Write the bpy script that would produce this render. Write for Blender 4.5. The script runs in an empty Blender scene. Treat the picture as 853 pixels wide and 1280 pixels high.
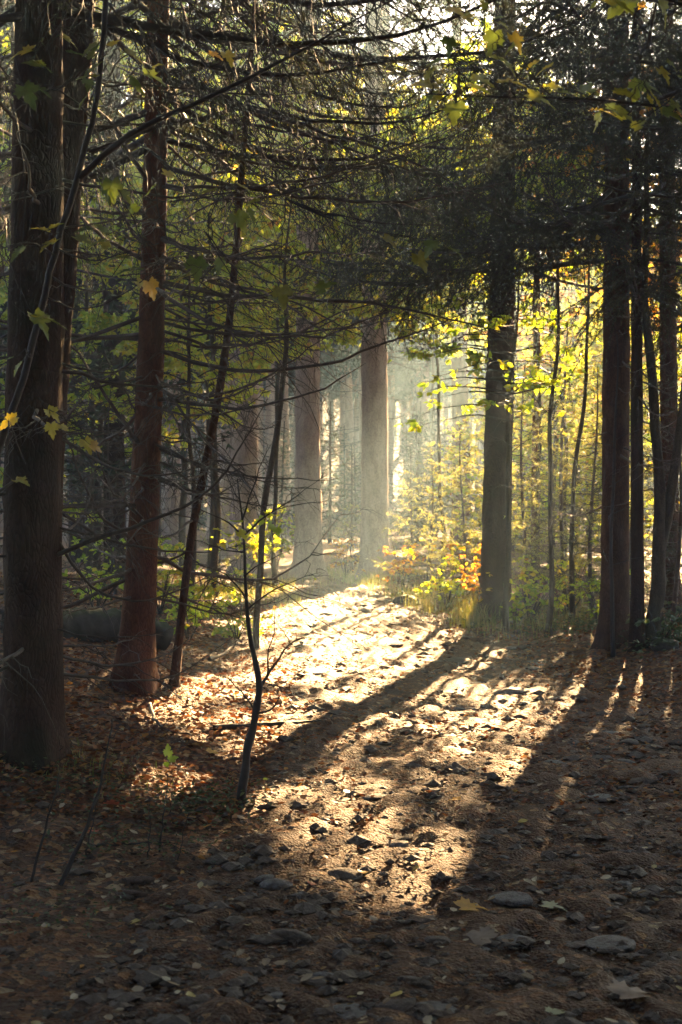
import bpy, math
import numpy as np
from mathutils import Vector

R = math.radians
rng = np.random.default_rng(11)
scene = bpy.context.scene
col = scene.collection

# ------------------------------------------------------------------ camera model (used to place things from measured directions)
F, CX, CY, CAMZ = 1778.0, 426.5, 640.0, 1.5
PITCH = math.atan(20.0 / F)
cp, sp = math.cos(PITCH), math.sin(PITCH)
AZ, EL = R(14.3), R(21.0)
SUN = np.array([math.sin(AZ) * math.cos(EL), math.cos(AZ) * math.cos(EL), math.sin(EL)])


def at(px, py, Y):
    a, b = (px - CX) / F, (CY - py) / F
    d = np.array([a, cp + b * sp, -sp + b * cp])
    return np.array([0, 0, CAMZ]) + d * (Y / d[1])


def project(P):
    P = np.atleast_2d(P)
    q = P - np.array([0, 0, CAMZ])
    fwd = q[:, 1] * cp - q[:, 2] * sp
    up = q[:, 1] * sp + q[:, 2] * cp
    fwd = np.where(np.abs(fwd) < 1e-6, 1e-6, fwd)
    return CX + F * q[:, 0] / fwd, CY - F * up / fwd, fwd


# ------------------------------------------------------------------ terrain
PL = np.array([(60, 1280), (190, 1160), (290, 1050), (335, 970), (360, 890), (368, 830), (362, 780), (352, 750), (350, 733)], float)
PR = np.array([(1300, 1280), (1050, 1040), (890, 905), (740, 850), (650, 818), (592, 790), (530, 762), (480, 744), (452, 733)], float)


def flat_ground(P):
    out = []
    for px, py in P:
        a, b = (px - CX) / F, (CY - py) / F
        d = np.array([a, cp + b * sp, -sp + b * cp])
        t = -CAMZ / d[2]
        out.append((d[0] * t, d[1] * t))
    return np.array(out)


gl, gr = flat_ground(PL), flat_ground(PR)


def edge_left(y):
    return np.interp(y, np.r_[-30, gl[:, 1], 29, 40, 60, 150], np.r_[-2.5, gl[:, 0], -2.2, -6, -16, -60])


def edge_right(y):
    return np.interp(y, np.r_[-30, gr[:, 1], 29, 40, 60, 150], np.r_[2.2, gr[:, 0], -0.6, -4, -13, -56])


def sstep(a, b, x):
    t = np.clip((x - a) / (b - a), 0, 1)
    return t * t * (3 - 2 * t)


_w = [(rng.uniform(0.35, 3.2), rng.uniform(0, 6.28), rng.uniform(0, 6.28)) for _ in range(22)]


BUMPS = []


def height(x, y):
    x, y = np.asarray(x, float), np.asarray(y, float)
    z = np.zeros(np.broadcast(x, y).shape)
    for f, th, ph in _w:
        z = z + 0.012 / (0.6 + f * 0.7) * np.sin(f * (x * np.cos(th) + y * np.sin(th)) + ph)
    z = z + 0.34 * sstep(0.1, 2.4, edge_left(y) - x) * sstep(4.0, 8.5, y) * (1 - 0.5 * sstep(18, 30, y))
    z = z + 0.22 * sstep(0.1, 2.2, x - edge_right(y))
    z = z + 0.0022 * np.clip(y - 26, 0, 60) ** 1.3 + 0.36 * np.clip(y - 92, 0, 60)
    for bx, by, bh, br in BUMPS:
        z = z + bh * np.exp(-((x - bx) ** 2 + (y - by) ** 2) / br**2)
    return z


def ground_at(px, py):
    lo, hi = 2.0, 60.0
    for _ in range(50):
        m = 0.5 * (lo + hi)
        p = at(px, py, m)
        if p[2] > float(height(p[0], p[1])):
            lo = m
        else:
            hi = m
    return at(px, py, lo)


for bpx, bpy_, bh, br in [(42, 942, 0.09, 0.42), (167, 860, 0.12, 0.45), (620, 775, 0.10, 0.5), (768, 804, 0.10, 0.45), (812, 806, 0.07, 0.35), (303, 1006, 0.03, 0.2), (216, 860, 0.03, 0.2)]:
    g_ = ground_at(bpx, bpy_)
    BUMPS.append((float(g_[0]), float(g_[1]) + 0.1, bh, br))

# ------------------------------------------------------------------ where the sun gets through the canopy (gaps in the boughs)
LIT = [
    [(150, 905), (215, 850), (300, 828), (330, 770), (200, 745), (250, 728), (470, 726), (560, 765), (640, 800), (560, 826), (470, 875), (380, 930), (330, 955), (250, 915)],
    [(318, 1018), (345, 962), (430, 945), (492, 975), (482, 1022), (400, 1034)],
    [(555, 852), (650, 822), (752, 880), (704, 910), (620, 908)],
    [(150, 965), (230, 940), (330, 985), (300, 1003), (170, 990)],
]
SEMI = [[(400, 925), (470, 880), (560, 845), (625, 905), (612, 940), (520, 968), (486, 985), (430, 952)], [(250, 1062), (330, 1010), (480, 1005), (620, 930), (720, 905), (690, 1000), (620, 1070), (500, 1105), (400, 1105), (300, 1075)], [(150, 1010), (330, 1000), (300, 1060), (160, 1050)]]


def in_poly(x, y, poly):
    inside = np.zeros(len(x), bool)
    n = len(poly)
    for i in range(n):
        x1, y1 = poly[i]
        x2, y2 = poly[(i + 1) % n]
        if y1 == y2:
            continue
        c = ((y1 > y) != (y2 > y)) & (x < (x2 - x1) * (y - y1) / (y2 - y1) + x1)
        inside ^= c
    return inside


CLEAR = [[(335, 455), (440, 430), (545, 450), (555, 560), (530, 640), (500, 710), (335, 715)]]


LEAF_TARGETS = [(at(805, 115, 4.4), 0.22), (at(800, 5, 4.4), 0.2), (at(690, 115, 4.4), 0.16), (at(590, 80, 4.4), 0.18), (at(112, 545, 5.2), 0.12)]


def keep_mask(C, seed=1, leak=0.004, view_clear=True, use_far=True):
    """Which foliage elements (centres C) stay: gaps are left where the photograph's sun patches come through."""
    r = np.random.default_rng(seed)
    n = len(C)
    t = (C[:, 2] - 0.08) / SUN[2]
    G = C - t[:, None] * SUN
    jit = r.normal(0, 0.05, (n, 2))
    G[:, 0] += jit[:, 0]
    G[:, 1] += jit[:, 1] * 2
    px, py, d = project(np.c_[G[:, 0], G[:, 1], np.full(n, 0.08)])
    # broad dapples
    nz = np.sin(G[:, 0] * 5.1 + 1.3 * np.sin(G[:, 1] * 2.3)) * np.sin(G[:, 1] * 1.9 + 1.7 * np.sin(G[:, 0] * 3.1))
    ok = G[:, 1] > 3.0
    lit = np.zeros(n, bool)
    for p in LIT:
        lit |= in_poly(px, py, p)
    semi = np.zeros(n, bool)
    for p in SEMI:
        semi |= in_poly(px, py, p)
    cc = G[:, 0] - math.tan(AZ) * G[:, 1]
    far = (G[:, 1] > 15.5) & (cc > -7) & (cc < -0.35)
    low = C[:, 2] < 1.2
    nz2 = np.sin(G[:, 0] * 9.1 + 2.3 * np.sin(G[:, 1] * 3.3 + 1)) * np.sin(G[:, 1] * 4.9 + 1.9 * np.sin(G[:, 0] * 5.1))
    semi &= nz2 > -0.12
    lit &= (nz > -0.5) | (py > 900)
    drop = ok & (lit | semi | (far & use_far & (nz > -0.55)))
    drop &= r.random(n) > leak
    drop &= ~low
    for tp, tr in LEAF_TARGETS:  # the sun also finds the maple leaves hanging near the viewpoint
        q = C - tp
        s_ = q @ SUN
        drop |= (s_ > 0.5) & (np.linalg.norm(q - s_[:, None] * SUN, axis=1) < tr) & (r.random(n) < 0.97)
    if view_clear:
        vx, vy, vd = project(C)
        for p in CLEAR:
            drop |= in_poly(vx, vy, p) & (vd < 40) & (r.random(n) < 0.93)
    return ~drop


# ------------------------------------------------------------------ mesh collecting
class MB:
    def __init__(s):
        s.v, s.t, s.q, s.n = [], [], [], 0

    def add(s, V, T=None, Q=None, m=0):
        V = np.asarray(V, np.float32)
        if len(V) == 0:
            return
        if T is not None and len(T):
            s.t.append((np.asarray(T, np.int64) + s.n, m))
        if Q is not None and len(Q):
            s.q.append((np.asarray(Q, np.int64) + s.n, m))
        s.v.append(V)
        s.n += len(V)

    def mesh(s, name, mats, smooth=(0,)):
        me = bpy.data.meshes.new(name)
        V = np.concatenate(s.v)
        T = np.concatenate([t for t, _ in s.t]) if s.t else np.zeros((0, 3), np.int64)
        Q = np.concatenate([q for q, _ in s.q]) if s.q else np.zeros((0, 4), np.int64)
        mi = np.concatenate([np.full(len(t), m) for t, m in s.t] + [np.full(len(q), m) for q, m in s.q]).astype(np.int32)
        me.vertices.add(len(V))
        me.vertices.foreach_set("co", V.ravel())
        L = np.concatenate([T.ravel(), Q.ravel()]).astype(np.int32)
        me.loops.add(len(L))
        me.loops.foreach_set("vertex_index", L)
        st = np.concatenate([np.arange(len(T)) * 3, len(T) * 3 + np.arange(len(Q)) * 4]).astype(np.int32)
        me.polygons.add(len(st))
        me.polygons.foreach_set("loop_start", st)
        me.polygons.foreach_set("material_index", mi)
        me.polygons.foreach_set("use_smooth", np.isin(mi, list(smooth)))
        for m in mats:
            me.materials.append(m)
        me.update(calc_edges=True)
        return me

    def build(s, name, mats, parent=None, smooth=(0,), loc=None):
        """Link as one object; loc: world point that becomes the object's origin."""
        if loc is not None:
            s.v = [v - np.asarray(loc, np.float32) for v in s.v]
        o = bpy.data.objects.new(name, s.mesh(name, mats, smooth))
        col.objects.link(o)
        if parent is not None:
            o.parent = parent
        elif loc is not None:
            o.location = loc
        return o


def tag(o, label=None, cat=None, group=None, kind=None):
    if label:
        o["label"] = label
    if cat:
        o["category"] = cat
    if group:
        o["group"] = group
    if kind:
        o["kind"] = kind
    return o


def thing(name, label, cat, loc, group=None):
    o = bpy.data.objects.new(name, None)
    o.empty_display_size = 0.2
    col.objects.link(o)
    o.location = loc
    return tag(o, label, cat, group)


def copy_tree(o, parent=None):
    c = o.copy()
    col.objects.link(c)
    if parent is not None:
        c.parent = parent
    for ch in list(o.children):
        copy_tree(ch, c)
    return c


def norm(v):
    return v / np.maximum(np.linalg.norm(v, axis=-1, keepdims=True), 1e-9)


def tubes(mb, P, Rad, k=5, m=0, cap=True):
    """A batch of tapered tubes: P (n, s, 3), Rad (n, s)."""
    P, Rad = np.asarray(P, float), np.asarray(Rad, float)
    if P.ndim == 2:
        P, Rad = P[None], Rad[None]
    n, s, _ = P.shape
    if n == 0:
        return
    T = norm(np.gradient(P, axis=1))
    ref = np.where(np.abs(T[:, :1, 2:3]) > 0.8, np.array([1.0, 0.13, 0.05]), np.array([0.07, 0.11, 1.0]))
    U = norm(np.cross(np.broadcast_to(ref, T.shape), T))
    W = np.cross(T, U)
    a = np.arange(k) * 2 * np.pi / k
    V = P[:, :, None, :] + Rad[:, :, None, None] * (np.cos(a)[:, None] * U[:, :, None, :] + np.sin(a)[:, None] * W[:, :, None, :])
    base = (np.arange(n) * s * k)[:, None, None]
    i = np.arange(s - 1)[None, :, None] * k
    j = np.arange(k)[None, None, :]
    j2 = (j + 1) % k
    Q = np.stack([base + i + j, base + i + j2, base + i + k + j2, base + i + k + j], -1).reshape(-1, 4)
    mb.add(V.reshape(-1, 3), None, Q, m)


def resample(pts, n, wob=0.0, r=rng):
    pts = np.asarray(pts, float)
    d = np.r_[0, np.cumsum(np.linalg.norm(np.diff(pts, axis=0), axis=1))]
    u = np.linspace(0, d[-1], n)
    # smooth interpolation
    out = np.stack([np.interp(u, d, pts[:, i]) for i in range(3)], 1)
    for _ in range(2):
        out[1:-1] = 0.25 * out[:-2] + 0.5 * out[1:-1] + 0.25 * out[2:]
    if wob:
        e = r.normal(0, wob, (n, 3))
        e[0] = 0
        out += np.cumsum(e, 0) * 0.6 + e * 0.4
    return out, d[-1]


def along(path, u):
    n = len(path)
    x = np.clip(u, 0, 1) * (n - 1)
    i = np.minimum(x.astype(int), n - 2)
    f = (x - i)[:, None]
    return path[i] * (1 - f) + path[i + 1] * f, norm(path[i + 1] - path[i])


def needles(mb, P, per_m, ln, wd, m, r, carve=None, umin=0.0):
    """Needle triangles round a batch of twigs P (n, s, 3)."""
    if len(P) == 0:
        return
    n, s, _ = P.shape
    seg = np.linalg.norm(np.diff(P, axis=1), axis=2).sum(1)
    cnt = r.poisson(np.maximum(seg * per_m * (1 - umin), 0))
    idx = np.repeat(np.arange(n), cnt)
    N = len(idx)
    if N == 0:
        return
    u = (umin + (1 - umin) * r.random(N)) * (s - 1)
    i = np.minimum(u.astype(int), s - 2)
    f = (u - i)[:, None]
    a, b = P[idx, i], P[idx, i + 1]
    B = a * (1 - f) + b * f
    T = norm(b - a)
    D = r.normal(0, 1, (N, 3))
    D -= (D * T).sum(1)[:, None] * T
    D = norm(norm(D) + T * r.uniform(0.4, 1.1, (N, 1)))
    keep = np.ones(N, bool)
    if carve is not None:
        keep = carve(B)
        B, D = B[keep], D[keep]
        N = len(B)
    L = ln * r.uniform(0.7, 1.25, (N, 1))
    S = norm(np.cross(D, r.normal(0, 1, (N, 3)))) * wd * 0.5
    V = np.stack([B + S, B - S, B + D * L], 1).reshape(-1, 3)
    mb.add(V, np.arange(N * 3).reshape(-1, 3), None, m)


def bough(mb, path, r0, r, live=1.0, dens2=10, dens3=7, sec=0.42, hang=0.5, per_m=70, ln=0.03, wd=0.007, carve=None, bare=0.2, ang=(40, 70), k=6, kt=3, twigr=0.0035, curl=0.02):
    """A spruce branch with side twigs and finer twigs; live: share of the twigs that carry needles."""
    n = len(path)
    L = np.linalg.norm(np.diff(path, axis=0), axis=1).sum()
    tubes(mb, path, r0 * (1 - np.linspace(0, 1, n) ** 1.2 * 0.88), k, 0)
    n2 = max(3, int(L * dens2))
    u = np.sort(r.uniform(bare, 1.0, n2))
    B, T = along(path, u)
    lat = norm(np.cross(T, np.array([0.02, 0.01, 1.0])))
    sgn = np.where(np.arange(n2) % 2 == 0, 1.0, -1.0)[:, None]
    a = np.radians(r.uniform(ang[0], ang[1], n2))[:, None]
    D = norm(T * np.cos(a) + lat * sgn * np.sin(a) + np.c_[np.zeros(n2), np.zeros(n2), r.normal(-0.05, 0.22, n2)])
    l2 = np.maximum(L * sec * (1.05 - u * 0.8) * r.uniform(0.35, 1.15, n2), 0.09)
    s = np.linspace(0, 1, 6)
    g = hang * r.uniform(0.4, 1.4, n2)
    P2 = B[:, None, :] + D[:, None, :] * (l2[:, None] * s)[:, :, None]
    P2[:, :, 2] -= (l2 * g)[:, None] * s**2 * 0.8
    w = np.cumsum(r.normal(0, curl, (n2, 6, 3)), 1) * l2[:, None, None]
    w[:, 0] = 0
    P2 += w
    if carve is not None:
        kp = carve(P2[:, 3])
        P2, l2, n2 = P2[kp], l2[kp], int(kp.sum())
        if n2 == 0:
            return
    r2 = np.minimum(r0 * 0.4, 0.003 + 0.005 * l2)[:, None] * (1 - 0.75 * s)
    tubes(mb, P2, r2, 4 if kt > 3 else 3, 0)
    n3 = r.poisson(l2 * dens3)
    id3 = np.repeat(np.arange(n2), n3)
    P3 = np.zeros((0, 4, 3))
    if len(id3):
        m3 = len(id3)
        u3 = r.uniform(0.15, 1, m3) * 5
        i3 = np.minimum(u3.astype(int), 4)
        f3 = (u3 - i3)[:, None]
        a3, b3 = P2[id3, i3], P2[id3, i3 + 1]
        B3, T3 = a3 * (1 - f3) + b3 * f3, norm(b3 - a3)
        D3 = norm(T3 * 0.8 + r.normal(0, 0.55, (m3, 3)))
        l3 = l2[id3] * r.uniform(0.15, 0.5, m3) + 0.04
        s3 = np.linspace(0, 1, 4)
        P3 = B3[:, None, :] + D3[:, None, :] * (l3[:, None] * s3)[:, :, None]
        P3[:, :, 2] -= (l3 * hang * 0.9)[:, None] * s3**2
        w3 = np.cumsum(r.normal(0, 0.05, (m3, 4, 3)), 1) * l3[:, None, None]
        w3[:, 0] = 0
        P3 += w3
        tubes(mb, P3, (twigr * (1 - 0.7 * s3))[None, :].repeat(m3, 0), 3, 0)
    if live > 0:
        k2 = r.random(n2) < live
        needles(mb, P2[k2], per_m, ln, wd, 1, r, carve, 0.12)
        if len(P3):
            k3 = k2[id3]
            needles(mb, P3[k3], per_m, ln, wd, 1, r, carve)
        if live > 0.6:
            needles(mb, path[None, n // 2 :], per_m, ln, wd, 1, r, carve)


def bough_path(base, az, L, e0, up, n=11, r=rng, wob=0.012):
    """Spruce branch axis: leaves the trunk at elevation e0, sags, tip turned up."""
    s = np.linspace(0, 1, n)
    out = L * s
    z = L * (math.tan(e0) * s * (1 - 0.35 * s) + up * s**3)
    d = np.array([math.cos(az), math.sin(az), 0])
    lat = np.array([-d[1], d[0], 0])
    P = base + out[:, None] * d + z[:, None] * np.array([0, 0, 1.0]) + (L * 0.12 * r.normal() * s**2)[:, None] * lat
    e = np.cumsum(r.normal(0, wob * L, (n, 3)), 0) * 0.5
    e -= e[0]
    return P + e


def trunk(mb, pts, rad, k=14, step=0.14, flare=0.5, lobes=4, rough=0.03, fine_to=9.0, m=0, r=rng, wob=0.0):
    """A trunk through pts with the radii rad: bark-rough outline, a flared foot with root lobes."""
    pts, rad = np.asarray(pts, float), np.asarray(rad, float)
    d = np.r_[0, np.cumsum(np.linalg.norm(np.diff(pts, axis=0), axis=1))]
    H = d[-1]
    u = np.unique(np.concatenate([np.arange(0, min(H, fine_to), step), np.linspace(min(H, fine_to), H, 12)]))
    P = np.stack([np.interp(u, d, pts[:, i]) for i in range(3)], 1)
    for _ in range(3):
        P[1:-1] = 0.25 * P[:-2] + 0.5 * P[1:-1] + 0.25 * P[2:]
    rr = np.interp(u, d, rad)
    if wob:
        for f_ in (1.1, 2.6, 5.2):
            P[:, 0] += wob / f_ * np.sin(f_ * u + r.uniform(0, 6.28)) * np.minimum(u, 1)
            P[:, 1] += wob / f_ * np.sin(f_ * u + r.uniform(0, 6.28)) * np.minimum(u, 1)
    T = norm(np.gradient(P, axis=0))
    ref = np.array([1.0, 0.1, 0.0])
    U = norm(ref - (T @ ref)[:, None] * T)
    W = np.cross(T, U)
    a = np.arange(k) * 2 * np.pi / k
    ph = r.uniform(0, 6.28, 5)
    lob = 0.5 + 0.5 * np.cos(lobes * a + ph[0] + 0.8 * np.sin(a + ph[1]))
    fl = 1 + flare * np.exp(-u / 0.22)[:, None] * (0.35 + 1.1 * lob)[None, :]
    nz = r.normal(0, rough, (len(u), k))
    low = 0.035 * np.sin(2 * a[None, :] + 0.9 * u[:, None] + ph[2]) + 0.03 * np.sin(3 * a[None, :] - 0.6 * u[:, None] + ph[3])
    q = rr[:, None] * fl * (1 + nz + low)
    V = P[:, None, :] + q[:, :, None] * (np.cos(a)[None, :, None] * U[:, None, :] + np.sin(a)[None, :, None] * W[:, None, :])
    s = len(u)
    i, j = np.arange(s - 1)[:, None] * k, np.arange(k)[None, :]
    j2 = (j + 1) % k
    Q = np.stack([i + j, i + j2, i + k + j2, i + k + j], -1).reshape(-1, 4)
    mb.add(V.reshape(-1, 3), None, Q, m)
    return P, rr


# ------------------------------------------------------------------ leaves
def leaf_quads(mb, B, X, Nn, L, Wd, m, fold=0.25):
    """Folded four-point leaves: base B, axis X, normal Nn."""
    n = len(B)
    if n == 0:
        return
    X = norm(X)
    Y = norm(np.cross(Nn, X))
    Z = np.cross(X, Y)
    L, Wd = np.broadcast_to(L, (n,))[:, None], np.broadcast_to(Wd, (n,))[:, None]
    V = np.stack([B, B + X * L * 0.24 + Y * Wd * 0.42 + Z * Wd * fold * 0.8, B + X * L * 0.62 + Y * Wd * 0.44 + Z * Wd * fold * 0.7 - Z * L * 0.03, B + X * L - Z * L * 0.12, B + X * L * 0.62 - Y * Wd * 0.44 + Z * Wd * fold * 0.7 - Z * L * 0.03, B + X * L * 0.24 - Y * Wd * 0.42 + Z * Wd * fold * 0.8], 1)
    i = np.arange(n)[:, None] * 6
    mb.add(V.reshape(-1, 3), None, np.concatenate([i + [0, 3, 2, 1], i + [0, 5, 4, 3]]), m)


def leafy_branch(mb, path, r0, r, leaves_m=40, ln=0.07, sec=0.5, dens2=7, flat=0.25, carve=None, m=1, dens3=6, sag=0.15):
    """A broadleaf branch: twigs in a loose plane, leaves along the fine twigs."""
    n = len(path)
    L = np.linalg.norm(np.diff(path, axis=0), axis=1).sum()
    if carve is not None and carve(path[2:]).mean() < 0.35:
        return
    tubes(mb, path, r0 * (1 - np.linspace(0, 1, n) * 0.85), 5, 0)
    n2 = max(3, int(L * dens2))
    u = np.sort(r.uniform(0.15, 1, n2))
    B, T = along(path, u)
    lat = norm(np.cross(T, np.array([0.03, 0.02, 1.0])))
    sg = np.where(np.arange(n2) % 2 == 0, 1.0, -1.0)[:, None]
    a = np.radians(r.uniform(30, 65, n2))[:, None]
    D = norm(T * np.cos(a) + lat * sg * np.sin(a) + np.c_[np.zeros((n2, 2)), r.normal(0.05, flat, n2)])
    l2 = np.maximum(L * sec * (1.05 - 0.75 * u) * r.uniform(0.5, 1.2, n2), 0.1)
    s = np.linspace(0, 1, 5)
    P2 = B[:, None] + D[:, None] * (l2[:, None] * s)[:, :, None]
    P2[:, :, 2] -= (l2 * sag)[:, None] * s**2
    w = np.cumsum(r.normal(0, 0.035, (n2, 5, 3)), 1) * l2[:, None, None]
    w[:, 0] = 0
    P2 += w
    if carve is not None:
        kp = carve(P2[:, 3])
        P2, l2, n2 = P2[kp], l2[kp], int(kp.sum())
        if n2 == 0:
            return
    tubes(mb, P2, (0.002 + 0.004 * l2)[:, None] * (1 - 0.75 * s), 3, 0)
    n3 = r.poisson(l2 * dens3)
    id3 = np.repeat(np.arange(n2), n3)
    allp = [P2[:, 2:]]
    if len(id3):
        m3 = len(id3)
        u3 = r.uniform(0.2, 1, m3) * 4
        i3 = np.minimum(u3.astype(int), 3)
        f3 = (u3 - i3)[:, None]
        a3, b3 = P2[id3, i3], P2[id3, i3 + 1]
        B3, T3 = a3 * (1 - f3) + b3 * f3, norm(b3 - a3)
        D3 = norm(T3 * 0.7 + r.normal(0, 0.6, (m3, 3)) * np.array([1, 1, flat * 1.6]))
        l3 = l2[id3] * r.uniform(0.2, 0.45, m3) + 0.04
        P3 = B3[:, None] + D3[:, None] * (l3[:, None] * np.linspace(0, 1, 3))[:, :, None]
        tubes(mb, P3, np.array([0.0022, 0.0015, 0.0008])[None].repeat(m3, 0), 3, 0)
        allp.append(P3)
    for P in allp:
        nn, ss, _ = P.shape
        seg = np.linalg.norm(np.diff(P, axis=1), axis=2).sum(1)
        c = r.poisson(seg * leaves_m)
        ix = np.repeat(np.arange(nn), c)
        N = len(ix)
        if N == 0:
            continue
        uu = r.random(N) ** 0.8 * (ss - 1)
        ii = np.minimum(uu.astype(int), ss - 2)
        ff = (uu - ii)[:, None]
        a_, b_ = P[ix, ii], P[ix, ii + 1]
        Bq, Tq = a_ * (1 - ff) + b_ * ff, norm(b_ - a_)
        if carve is not None:
            kp = carve(Bq)
            Bq, Tq = Bq[kp], Tq[kp]
            N = len(Bq)
            if N == 0:
                continue
        X = norm(Tq * 0.6 + r.normal(0, 0.65, (N, 3)) * np.array([1, 1, 0.6]))
        Nn = norm(np.array([0, 0, 1.0]) + r.normal(0, 0.95, (N, 3)))
        ll = ln * r.uniform(0.6, 1.25, N)
        leaf_quads(mb, Bq, X, Nn, ll, ll * 0.62, m)


# palmate leaf outline (five toothed lobes), base at the origin, tip along +X, unit length
_ML = [(0.0, 0.02), (-0.10, 0.10), (-0.16, 0.26), (-0.02, 0.28), (0.04, 0.40), (0.14, 0.36), (0.24, 0.52), (0.33, 0.40), (0.46, 0.42), (0.42, 0.27), (0.40, 0.17), (0.56, 0.23), (0.66, 0.24), (0.72, 0.13), (0.88, 0.10), (1.0, 0.0)]
MAPLE = np.array(_ML + [(x, -y) for x, y in _ML[::-1][1:]], float)


def maple_leaf(mb, base, X, Nn, L, r, m=0, droop=0.25, stalk=True):
    X = X / np.linalg.norm(X)
    Y = np.cross(Nn, X)
    Y /= np.linalg.norm(Y)
    Z = np.cross(X, Y)
    o = MAPLE * (1 + r.normal(0, 0.03, MAPLE.shape))
    rings = []
    c = np.array([0.24, 0.0])
    tri, V = [], []
    cup = r.uniform(0.05, 0.45)
    twist = r.normal(0, 0.15)

    def lift(p):
        x, y = p[:, 0], p[:, 1]
        z = cup * np.abs(y) * 0.7 - droop * (x - 0.1) ** 2 * np.sign(x - 0.1) + twist * y * x + 0.03 * np.sin(9 * y + 5 * x)
        return np.c_[x, y, z]

    n = len(o)
    mid = c + (o - c) * 0.55
    pts = np.vstack([[c], mid, o])
    Q3 = lift(pts)
    W = base + L * (Q3[:, :1] * X + Q3[:, 1:2] * Y + Q3[:, 2:3] * Z)
    tri = [(0, 1 + i, 1 + (i + 1) % n) for i in range(n)]
    quad = [(1 + i, 1 + n + i, 1 + n + (i + 1) % n, 1 + (i + 1) % n) for i in range(n)]
    mb.add(W, tri, quad, m)


# ------------------------------------------------------------------ materials
def new_mat(name):
    m = bpy.data.materials.new(name)
    m.use_nodes = True
    nt = m.node_tree
    nt.nodes.clear()
    out = nt.nodes.new("ShaderNodeOutputMaterial")
    return m, nt, out


def nd(nt, typ, **kw):
    n = nt.nodes.new(typ)
    for k_, v in kw.items():
        if k_.startswith("i_"):
            n.inputs[k_[2:].replace("_", " ")].default_value = v
        else:
            setattr(n, k_, v)
    return n


def ramp(nt, stops, interp="LINEAR"):
    n = nt.nodes.new("ShaderNodeValToRGB")
    cr = n.color_ramp
    cr.interpolation = interp
    while len(cr.elements) > 1:
        cr.elements.remove(cr.elements[-1])
    cr.elements[0].position = stops[0][0]
    cr.elements[0].color = (*stops[0][1], 1)
    for p, c in stops[1:]:
        e = cr.elements.new(p)
        e.color = (*c, 1)
    return n


def leaf_mat(name, stops, trans=0.5, gloss=0.06, rough=0.45, spots=0.0):
    m, nt, out = new_mat(name)
    geo = nd(nt, "ShaderNodeNewGeometry")
    rp = ramp(nt, stops)
    nt.links.new(geo.outputs["Random Per Island"], rp.inputs[0])
    colr = rp.outputs[0]
    if spots:
        tc = nd(nt, "ShaderNodeTexCoord")
        nz = nd(nt, "ShaderNodeTexNoise", i_Scale=45.0, i_Detail=3.0)
        nt.links.new(tc.outputs["Object"], nz.inputs["Vector"])
        r2 = ramp(nt, [(0.35, (0.55, 0.42, 0.25)), (0.55, (1, 1, 1))])
        nt.links.new(nz.outputs[0], r2.inputs[0])
        mx = nd(nt, "ShaderNodeMixRGB", blend_type="MULTIPLY")
        mx.inputs[0].default_value = spots
        nt.links.new(colr, mx.inputs[1])
        nt.links.new(r2.outputs[0], mx.inputs[2])
        colr = mx.outputs[0]
    df = nd(nt, "ShaderNodeBsdfDiffuse")
    tr = nd(nt, "ShaderNodeBsdfTranslucent")
    gl_ = nd(nt, "ShaderNodeBsdfGlossy", i_Roughness=rough)
    gl_.inputs[0].default_value = (0.9, 0.9, 0.9, 1)
    m1, m2 = nd(nt, "ShaderNodeMixShader"), nd(nt, "ShaderNodeMixShader")
    nt.links.new(colr, df.inputs[0])
    nt.links.new(colr, tr.inputs[0])
    m1.inputs[0].default_value = trans
    m2.inputs[0].default_value = gloss
    nt.links.new(df.outputs[0], m1.inputs[1])
    nt.links.new(tr.outputs[0], m1.inputs[2])
    nt.links.new(m1.outputs[0], m2.inputs[1])
    nt.links.new(gl_.outputs[0], m2.inputs[2])
    nt.links.new(m2.outputs[0], out.inputs[0])
    return m


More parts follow.
